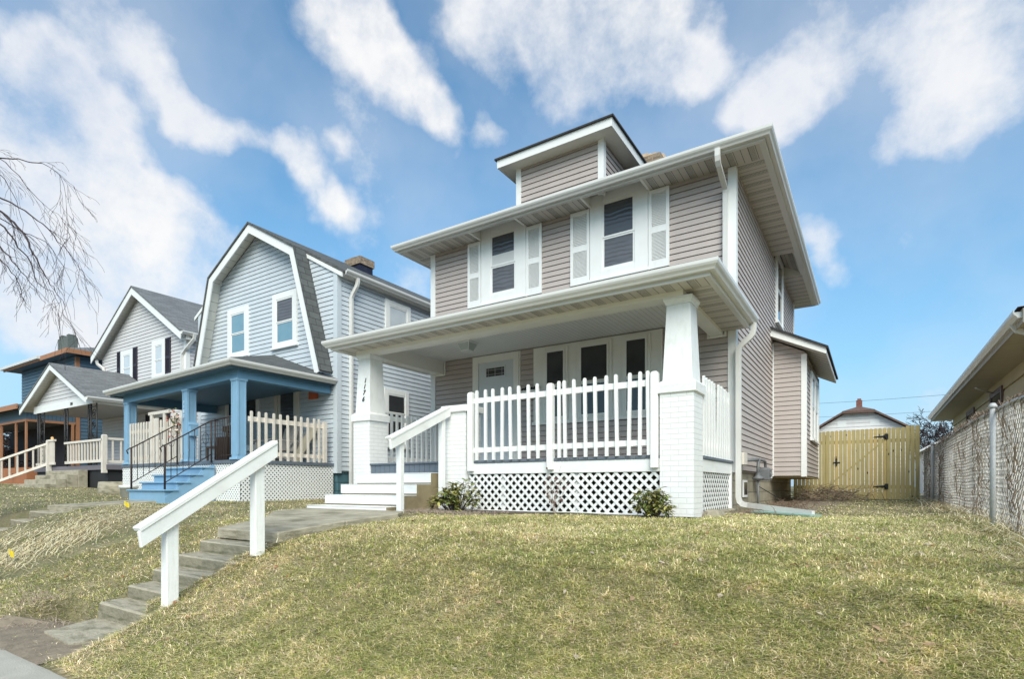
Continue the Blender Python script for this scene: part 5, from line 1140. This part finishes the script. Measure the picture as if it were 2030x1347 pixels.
limb([(-60,400),(0,420),(35,450),(62,490),(85,540),(105,570),(130,605)], 8.3, 8.1, .026, rt(4.3))
limb([(-60,430),(0,445),(30,480),(60,520),(75,560),(110,590),(118,650)], 8.9, 8.4, .018, rt(4.2))
limb([(-60,450),(-10,480),(25,520),(60,560),(90,600)], 8.2, 8.0, .020, rt(4.0))
limb([(-60,420),(-5,432),(50,462),(90,480),(120,520),(140,560)], 9.2, 8.8, .014, rt(4.4))
limb([(-60,480),(-5,510),(30,548),(45,590),(60,620)], 8.6, 8.5, .014, rt(3.8))
limb([(-60,350),(-5,345),(20,372),(40,430),(55,480)], 9.4, 9.0, .012, rt(4.9))
obj('trunk', a, bark, t); obj('branches', b, twig, t)
random.seed(3)
tree('bare_tree', 'bare spreading tree behind the slate blue house at the far left', (-47, 14, 1.5), 5.0, .26, 6, -.01, .62, (.05, 0, 1), 3, 21, .012)
tree('bare_tree', 'low bare tree seen through the screened porch at the far left edge', (-46, 8.5, 1.4), 2.6, .12, 5, 0, .7, (0, 0, 1), 4, 8, .010)
tree('slender_bare_tree', 'slim upright bare tree rising just behind the blue house roof beside its chimney', (-24.5, 28, 1), 6.6, .14, 4, -.03, .22, (0, 0, 1), 4, 31, .012, 'slim trees behind the blue roof')
tree('slender_bare_tree', 'shorter slim bare tree behind the blue house roof nearest the taupe house', (-22.8, 28, 1), 6.0, .12, 4, -.03, .20, (0, 0, 1), 4, 33, .012, 'slim trees behind the blue roof')
tree('bare_tree', 'bushy bare tree behind the white shed roof right of the wooden gate', (2.4, 38, 1), 2.0, .09, 6, 0, .7, (.1, 0, 1), 3, 17, .012)
tree('bare_tree', 'thin bare tree behind the tan house eave beyond the fence', (4.2, 42, 1), 2.6, .10, 6, 0, .65, (-.1, 0, 1), 3, 19, .012)

# ---------------------------------------------------------------- plants at the porch
def leafmesh(m, c, d, up, L, w, mi=0):
    d = d.normalized(); s = d.cross(up); s = s.normalized() if s.length > 1e-3 else d.orthogonal().normalized(); n = s.cross(d)
    p = [c, c+d*L*.35+s*w*.5-n*.004, c+d*L*.7+s*w*.42-n*.012, c+d*L-n*.03, c+d*L*.7-s*w*.42-n*.012, c+d*L*.35-s*w*.5-n*.004]; mid = c+d*L*.5+n*-.012
    m.face([p[0], p[1], p[2], mid], mi); m.face([mid, p[2], p[3]], mi); m.face([mid, p[3], p[4]], mi); m.face([p[0], mid, p[4], p[5]], mi)
lfA = mat('leaf_green', (.17, .22, .06), .45, .2, 14, trans=.15); lfB = mat('leaf_yellow_green', (.48, .45, .13), .5, .2, 14, trans=.15); lfC = mat('leaf_olive', (.28, .26, .09), .5, .2, 14, trans=.15)
def shrub(label, c, rx, h, n, L, seed):
    random.seed(seed); z = gzf(c[0], c[1]); t = thing('evergreen_shrub', label, 'shrub', (c[0], c[1], z)); st = MB(); lv = MB()
    for i in range(n):
        a = random.uniform(0, 2*math.pi); rr = rx*math.sqrt(random.random()); hh = h*random.uniform(.35, 1)*(1-.35*(rr/rx)**2)
        tip = Vector((c[0]+rr*math.cos(a), c[1]+rr*math.sin(a)*.7, z+hh)); b0 = Vector((c[0]+rr*.3*math.cos(a), c[1]+rr*.3*math.sin(a), z))
        st.tube([b0, b0.lerp(tip, .5)+Vector((0, 0, .03)), tip], [.006, .005, .003], 4, cap=False)
        for w in range(random.randint(8, 13)):
            b_ = random.uniform(0, 2*math.pi); el = random.uniform(-.5, .7); d = Vector((math.cos(b_)*math.cos(el), math.sin(b_)*math.cos(el), math.sin(el)))
            leafmesh(lv, tip-Vector((0, 0, random.uniform(0, .09)))+d*.01, d, Vector((0, 0, 1)), L*random.uniform(.7, 1.15), L*.34, random.choice((0, 0, 1, 2, 2)))
    obj('stems', st, bark, t); obj('leaves', lv, [lfA, lfB, lfC], t)
shrub('leggy green rhododendron beside the porch steps and brick pedestal', (-5.22, 6.55), .38, .54, 48, .125, 41)
shrub('compact yellow green shrub in front of the right brick pier', (-2.27, 6.72), .23, .42, 46, .10, 42)
random.seed(44); t = thing('bare_rose_bush', 'thin leafless bush with a few reddish leaves in front of the white lattice', 'shrub', (-3.72, 6.88, gzf(-3.72, 6.88))); a = MB(); b = MB(); bz = gzf(-3.72, 6.88)
for i in range(7):
    d = Vector((random.gauss(0, .30), random.gauss(0, .08), 1)).normalized(); grow(a, -9, Vector((-3.72+random.gauss(0, .02), 6.88, bz)), d, random.uniform(.3, .62), .005, 1, 0, .5, 2, 5, .002, a, .1)
lvr = [Vector(p) for p in a.v if p[2] > bz+.12]
for i in range(24):
    p = random.choice(lvr); d = Vector((random.gauss(0, 1), random.gauss(0, .5), random.gauss(0, 1))).normalized(); leafmesh(b, p, d, Vector((0, -1, .2)), .045, .03)
obj('stems', a, mat('pale_stem', (.42, .34, .28), .8, .1, 9), t); obj('leaves', b, mat('dark_red_leaf', (.12, .045, .045), .6, .15, 12), t)
# brush piles, tufts
def twigs(name, label, c, rx, ry, h, n, mt, L=.3, kind='stuff', cat='brush', r=.004):
    m = MB()
    for i in range(n):
        x = c[0]+random.gauss(0, rx/2); y = c[1]+random.gauss(0, ry/2); z = gzf(x, y)+random.random()*h*math.exp(-((x-c[0])/rx)**2); a = random.uniform(0, 6.28); el = random.gauss(.1, .35); l_ = L*random.uniform(.4, 1.2); p = Vector((x, y, z)); d = Vector((math.cos(a)*math.cos(el), math.sin(a)*math.cos(el), math.sin(el)))
        m.tube([p, p+d*l_*.5+Vector((0, 0, .03)), p+d*l_], [r, r*.8, r*.5], 3, smooth=False, cap=False)
    o = solo(name, m, mt, label, cat, (c[0], c[1], gzf(c[0], c[1]))); o['kind'] = kind; return o
random.seed(50)
twigs('brush_pile', 'grey pile of dead twigs on the soil before the wooden gate', (-.95, 15.6), .9, .8, .30, 420, twigpale, .45, r=.006)
twigs('leaf_litter', 'fallen twigs and dry leaves by the foundation under the gas meter', (-1.35, 11.0), .5, 3.0, .06, 500, wood, .14)
twigs('bed_litter', 'dry leaf and twig litter in the bed by the porch steps', (-5.3, 6.35), .9, .5, .03, 900, mat('dry_litter', (.34, .27, .21), .95, .3, 20), .07, r=.003)
twigs('path_litter', 'twigs and dead leaves scattered on soil below the concrete steps', (-7.0, 2.2), 1.0, .35, .02, 420, mat('dry_litter', (.34, .27, .21), .95, .3, 20), .09, r=.003)
# marker flags
for lab, (x, y, s) in (('yellow marker flag on the straw nearest the long white handrail', (-10.6, 4.37, .8)), ('yellow marker flag low on the bank at the left edge', (-9.5, 2.57, 1.0))):
    z = gzf(x, y); t = thing('marker_flag', lab, 'marker flag', (x, y, z), 'yellow utility flags'); m = MB(); m.tube([(x, y, z-.05), (x-.01, y, z+.19*s)], .0025, 4); obj('wire_stake', m, galv, t)
    m = MB(); A = []
    for i in range(6): A.append((x-.01+.028*i, y+.012*math.sin(i*1.4), z+.19*s-.006*i))
    for i in range(5): p, q = Vector(A[i]), Vector(A[i+1]); m.face([p, q, q-Vector((-.015, 0, .085)), p-Vector((-.015, 0, .085))])
    obj('flag', m, yellowf, t)

# ================================================================ GRASS
rng = np.random.default_rng(5)
def vnoise(x, y, s, seed):
    r2 = np.random.default_rng(seed); G = r2.random((256, 256)); xs_ = x*s+1000; ys_ = y*s+1000; xi = np.floor(xs_).astype(int); yi = np.floor(ys_).astype(int); fx_ = xs_-xi; fy_ = ys_-yi; fx_ = fx_*fx_*(3-2*fx_); fy_ = fy_*fy_*(3-2*fy_)
    g = lambda a, b: G[a % 256, b % 256]
    return (g(xi, yi)*(1-fx_)+g(xi+1, yi)*fx_)*(1-fy_)+(g(xi, yi+1)*(1-fx_)+g(xi+1, yi+1)*fx_)*fy_
def fbm(x, y, s, seed): return (vnoise(x, y, s, seed)*.5+vnoise(x, y, s*2.1, seed+1)*.28+vnoise(x, y, s*4.3, seed+2)*.22)
def inrect(x, y, a, b, c, d): return (x > a) & (x < b) & (y > c) & (y < d)
def masked(x, y):
    k_ = y > 1.66
    edge = .05*np.sin(x*9)+.05*np.sin(y*11)
    k_ &= ~((x > -6.45) & (x < -5.52+.07*np.sin(y*7)+.05*np.sin(y*17)) & (y > 2.3) & (y < 3.7))
    k_ &= ~((x > -6.45-np.clip(y-3.6, 0, 2)*.72+edge*.3) & (x < -5.26+edge*.3) & (y >= 3.6) & (y < 5.9))
    k_ &= ~inrect(x, y, -13.1, -12.0, 2.45, 5.6)
    k_ &= ~inrect(x, y, -8.1, -1.8, 7.0, 17.3); k_ &= ~inrect(x, y, -16.5, -10.55, 6.4, 18); k_ &= ~inrect(x, y, -13.0, -11.45, 5.4, 6.5)
    k_ &= ~inrect(x, y, -27, -20.5, 7.9, 20); k_ &= ~inrect(x, y, -24.8, -22, 6.8, 8); k_ &= ~inrect(x, y, -37, -29, 8.3, 20); k_ &= ~inrect(x, y, -7.75, -5.7, 5.8, 7.1); k_ &= ~inrect(x, y, 2.3, 10, 11, 24)
    bed = (x > -6.0) & (x < -1.7) & (y > 6.0+np.clip((x+5.6)*.28, 0, .75)+edge)
    k_ &= ~(bed & (y < 7.2))
    soil = inrect(x, y, -1.95, -.5, 8.9, 17.2); k_ &= ~(soil & (rng.random(x.shape) < np.clip((-x-.2)*1.1, 0, 1)))
    s2 = (y < 2.36) & (x < -5.45+.12*np.sin(y*8)) & (x > -7.0+.15*np.sin(y*9)) ; k_ &= ~(s2 & (rng.random(x.shape) < .66))
    return k_
N_ = 1100000
ang = R(32.8)+rng.uniform(R(-49), R(49), N_)
dist = np.exp(rng.uniform(np.log(1.9), np.log(34), N_)); near = rng.random(N_) < .60; dist = np.where(near, np.exp(rng.uniform(np.log(1.9), np.log(9), N_)), dist)
gx_ = -np.sin(ang)*dist; gy_ = np.cos(ang)*dist
ok = masked(gx_, gy_) & (gx_ < 3.5); gx_, gy_, dist = gx_[ok], gy_[ok], dist[ok]; n = len(gx_)
zz = gz(gx_, gy_); patchy = fbm(gx_, gy_, 1.6, 3); pat2 = fbm(gx_, gy_, 5.5, 9); tuft = vnoise(gx_, gy_, 16, 77)
L_ = (.038+.042*rng.random(n))*(.7+.75*tuft)*(1+.25*(patchy-.5))*np.where(gy_ > 9, .9, 1)
wd = np.clip(.0011+.00058*dist, .0022, .011)*(.7+.6*rng.random(n))
az = rng.uniform(0, 2*np.pi, n); lean = np.clip(rng.normal(1.22, .36, n), .15, 1.9)
dx_, dy_ = np.cos(az)*np.sin(lean), np.sin(az)*np.sin(lean); dz_ = np.cos(lean)
px, py = -np.sin(az), np.cos(az)
# face width partly towards viewer direction
V = np.zeros((n, 5, 3)); b0 = np.stack([gx_, gy_, zz-.004], 1); d1 = np.stack([dx_*.80, dy_*.80, np.maximum(dz_, .2)*.60+.12], 1); d2 = np.stack([dx_*1.25, dy_*1.25, dz_*.25-.06], 1); pw_ = np.stack([px, py, np.zeros(n)], 1)
midp = b0+d1*(L_*.55)[:, None]; tip = midp+d2*(L_*.55)[:, None]
V[:, 0] = b0-pw_*wd[:, None]*.5; V[:, 1] = b0+pw_*wd[:, None]*.5; V[:, 2] = midp+pw_*wd[:, None]*.45; V[:, 3] = midp-pw_*wd[:, None]*.45; V[:, 4] = tip
gme = bpy.data.meshes.new('grass'); gme.vertices.add(n*5); gme.vertices.foreach_set('co', V.ravel())
li = np.arange(n)[:, None]*5; loops = np.concatenate([li+np.array([0, 1, 2, 3]), li+np.array([3, 2, 4])], 1).ravel()
gme.loops.add(n*7); gme.loops.foreach_set('vertex_index', loops.astype(np.int32)); gme.polygons.add(n*2)
st_ = np.stack([np.arange(n)*7, np.arange(n)*7+4], 1).ravel(); gme.polygons.foreach_set('loop_start', st_.astype(np.int32)); gme.polygons.foreach_set('loop_total', np.tile([4, 3], n).astype(np.int32)); gme.update()
pal = np.array([[.19, .25, .065], [.34, .36, .12], [.49, .455, .22], [.72, .64, .45], [.58, .47, .36], [.12, .155, .05]])
u = rng.random(n); dry = np.clip(patchy*1.3+pat2*.8-.72+.08*np.sin(gx_), 0, 1)
pg = 1-dry
cum = np.stack([.24*pg+.03, .34*pg+.10, .28+0*pg, .12+.28*dry, .05+.26*dry, .06*pg+.01], 1); cum = np.cumsum(cum/cum.sum(1, keepdims=True), 1); ci = (u[:, None] > cum).sum(1).clip(0, 5)
colr = np.array([1.46, 1.38, 1.33])*pal[ci]*(.62+.76*rng.random(n))[:, None]*(.80+.30*pat2+.25*tuft)[:, None]
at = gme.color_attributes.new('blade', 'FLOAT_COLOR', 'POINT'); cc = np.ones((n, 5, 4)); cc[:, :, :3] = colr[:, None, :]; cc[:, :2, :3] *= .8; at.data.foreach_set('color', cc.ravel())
gme.materials.append(mat('grass_blade', (.2, .2, .1), .6, 0, 5, attr='blade', trans=.25, spec=.25))
go = bpy.data.objects.new('grass', gme); C.objects.link(go); go['label'] = 'short patchy green and straw coloured winter grass covering the sloping lawn'; go['category'] = 'grass'; go['kind'] = 'stuff'
# straw on the left bank and long dead tufts
def blades(name, label, cx, cy, rx, ry, n, Lr, cols, rot, w=.006, lift=.03, rotv=.4, cat='straw'):
    x = np.asarray(cx)[rng.integers(0, len(cx), n)]+rng.normal(0, rx, n); y = np.asarray(cy)[rng.integers(0, len(cy), n)]+rng.normal(0, ry, n)
    k_ = masked(x, y) & (y > 1.9); x, y = x[k_], y[k_]; n = len(x); a = rot+rng.normal(0, rotv, n); L = rng.uniform(*Lr, n)
    z = gz(x, y)+.022+rng.random(n)*lift; x2 = x+np.cos(a)*L; y2 = y+np.sin(a)*L; z2 = gz(x2, y2)+.018+rng.random(n)*lift; m = MB()
    mm = MB(); cols = np.asarray(cols); ci = rng.integers(0, len(cols), n)
    for i in range(n):
        s = Vector((-math.sin(a[i]), math.cos(a[i]), 0))*w/2; p = Vector((x[i], y[i], z[i])); q = Vector((x2[i], y2[i], z2[i])); h = p.lerp(q, .5)+Vector((0, 0, .008*random.random()))
        mm.face([p-s, p+s, h+s, h-s], int(ci[i])); mm.face([h-s, h+s, q], int(ci[i]))
    o = solo(name, mm, [mat('straw_%s' % nm, tuple(c), .7, .1, 9) for nm, c in zip(('pale', 'gold', 'brown'), cols)], label, cat, (float(cx[0]), float(cy[0]), gzf(cx[0], cy[0]))); o['kind'] = 'stuff'
scols = [(.90, .82, .56), (.80, .66, .38), (.50, .37, .22)]
blades('straw', 'loose pale straw scattered over the bank below the blue house', [-10.9, -10.3, -10.0, -9.7, -10.6, -9.6, -9.3, -9.9], [5.0, 4.6, 3.8, 3.1, 4.3, 2.75, 2.6, 3.4], .30, .24, 3300, (.10, .34), scols, R(-12), .005, .012, .55)
blades('dead_grass_tuft', 'long dead grass hanging over the edge of the concrete steps', [-5.2, -5.22, -5.25, -6.5], [3.3, 3.5, 3.0, 3.5], .05, .12, 160, (.12, .24), scols, R(200), .006, .05, cat='grass')
blades('fence_foot_grass', 'rough dead grass along the foot of the chain link fence', [1.0]*9, list(np.arange(4.5, 17, 1.5)), .12, .8, 1800, (.08, .22), scols, R(90), .006, .10, 1.2, cat='grass')
twigs('bare_shrubs', 'brown leafless brush seen beyond the orange posts of the far left porch', (-41, 11.0), 7, 3, 3.0, 2600, twig, 1.2, r=.025)
# fallen leaves
m = MB(); random.seed(9)
for i in range(620):
    x = random.uniform(-9, 1); y = random.uniform(1.9, 6.2)
    if not bool(masked(np.array([x]), np.array([y]))[0]): continue
    z = gzf(x, y)+.035; a = random.uniform(0, 6.28); d = Vector((math.cos(a), math.sin(a), random.gauss(0, .3))); leafmesh(m, Vector((x, y, z-.012)), d, Vector((random.gauss(0, .3), random.gauss(0, .3), 1)), random.uniform(.02, .055), random.uniform(.012, .036), random.choice((0, 1, 1, 1, 2, 2, 2)))
o = solo('fallen_leaves', m, [mat('leaf_rust', (.30, .13, .07), .8, .2, 9), mat('leaf_tan', (.30, .20, .12), .8, .2, 9), mat('leaf_pale', (.38, .31, .24), .8, .2, 9)], 'scattered brown and rust fallen leaves lying on the lawn', 'leaves', (-3, 4, .9)); o['kind'] = 'stuff'
solo('garden_stone', MB().frus((1.0, 14.3, .93), .5, .3, (1.0, 14.3, 1.03), .4, .22), mat('mossy_stone', (.22, .2, .12), .9, .2, 8, bump=.6), 'flat mossy stone lying at the foot of the far fence post', 'stone', (1.0, 14.3, .93), bevel=.02)
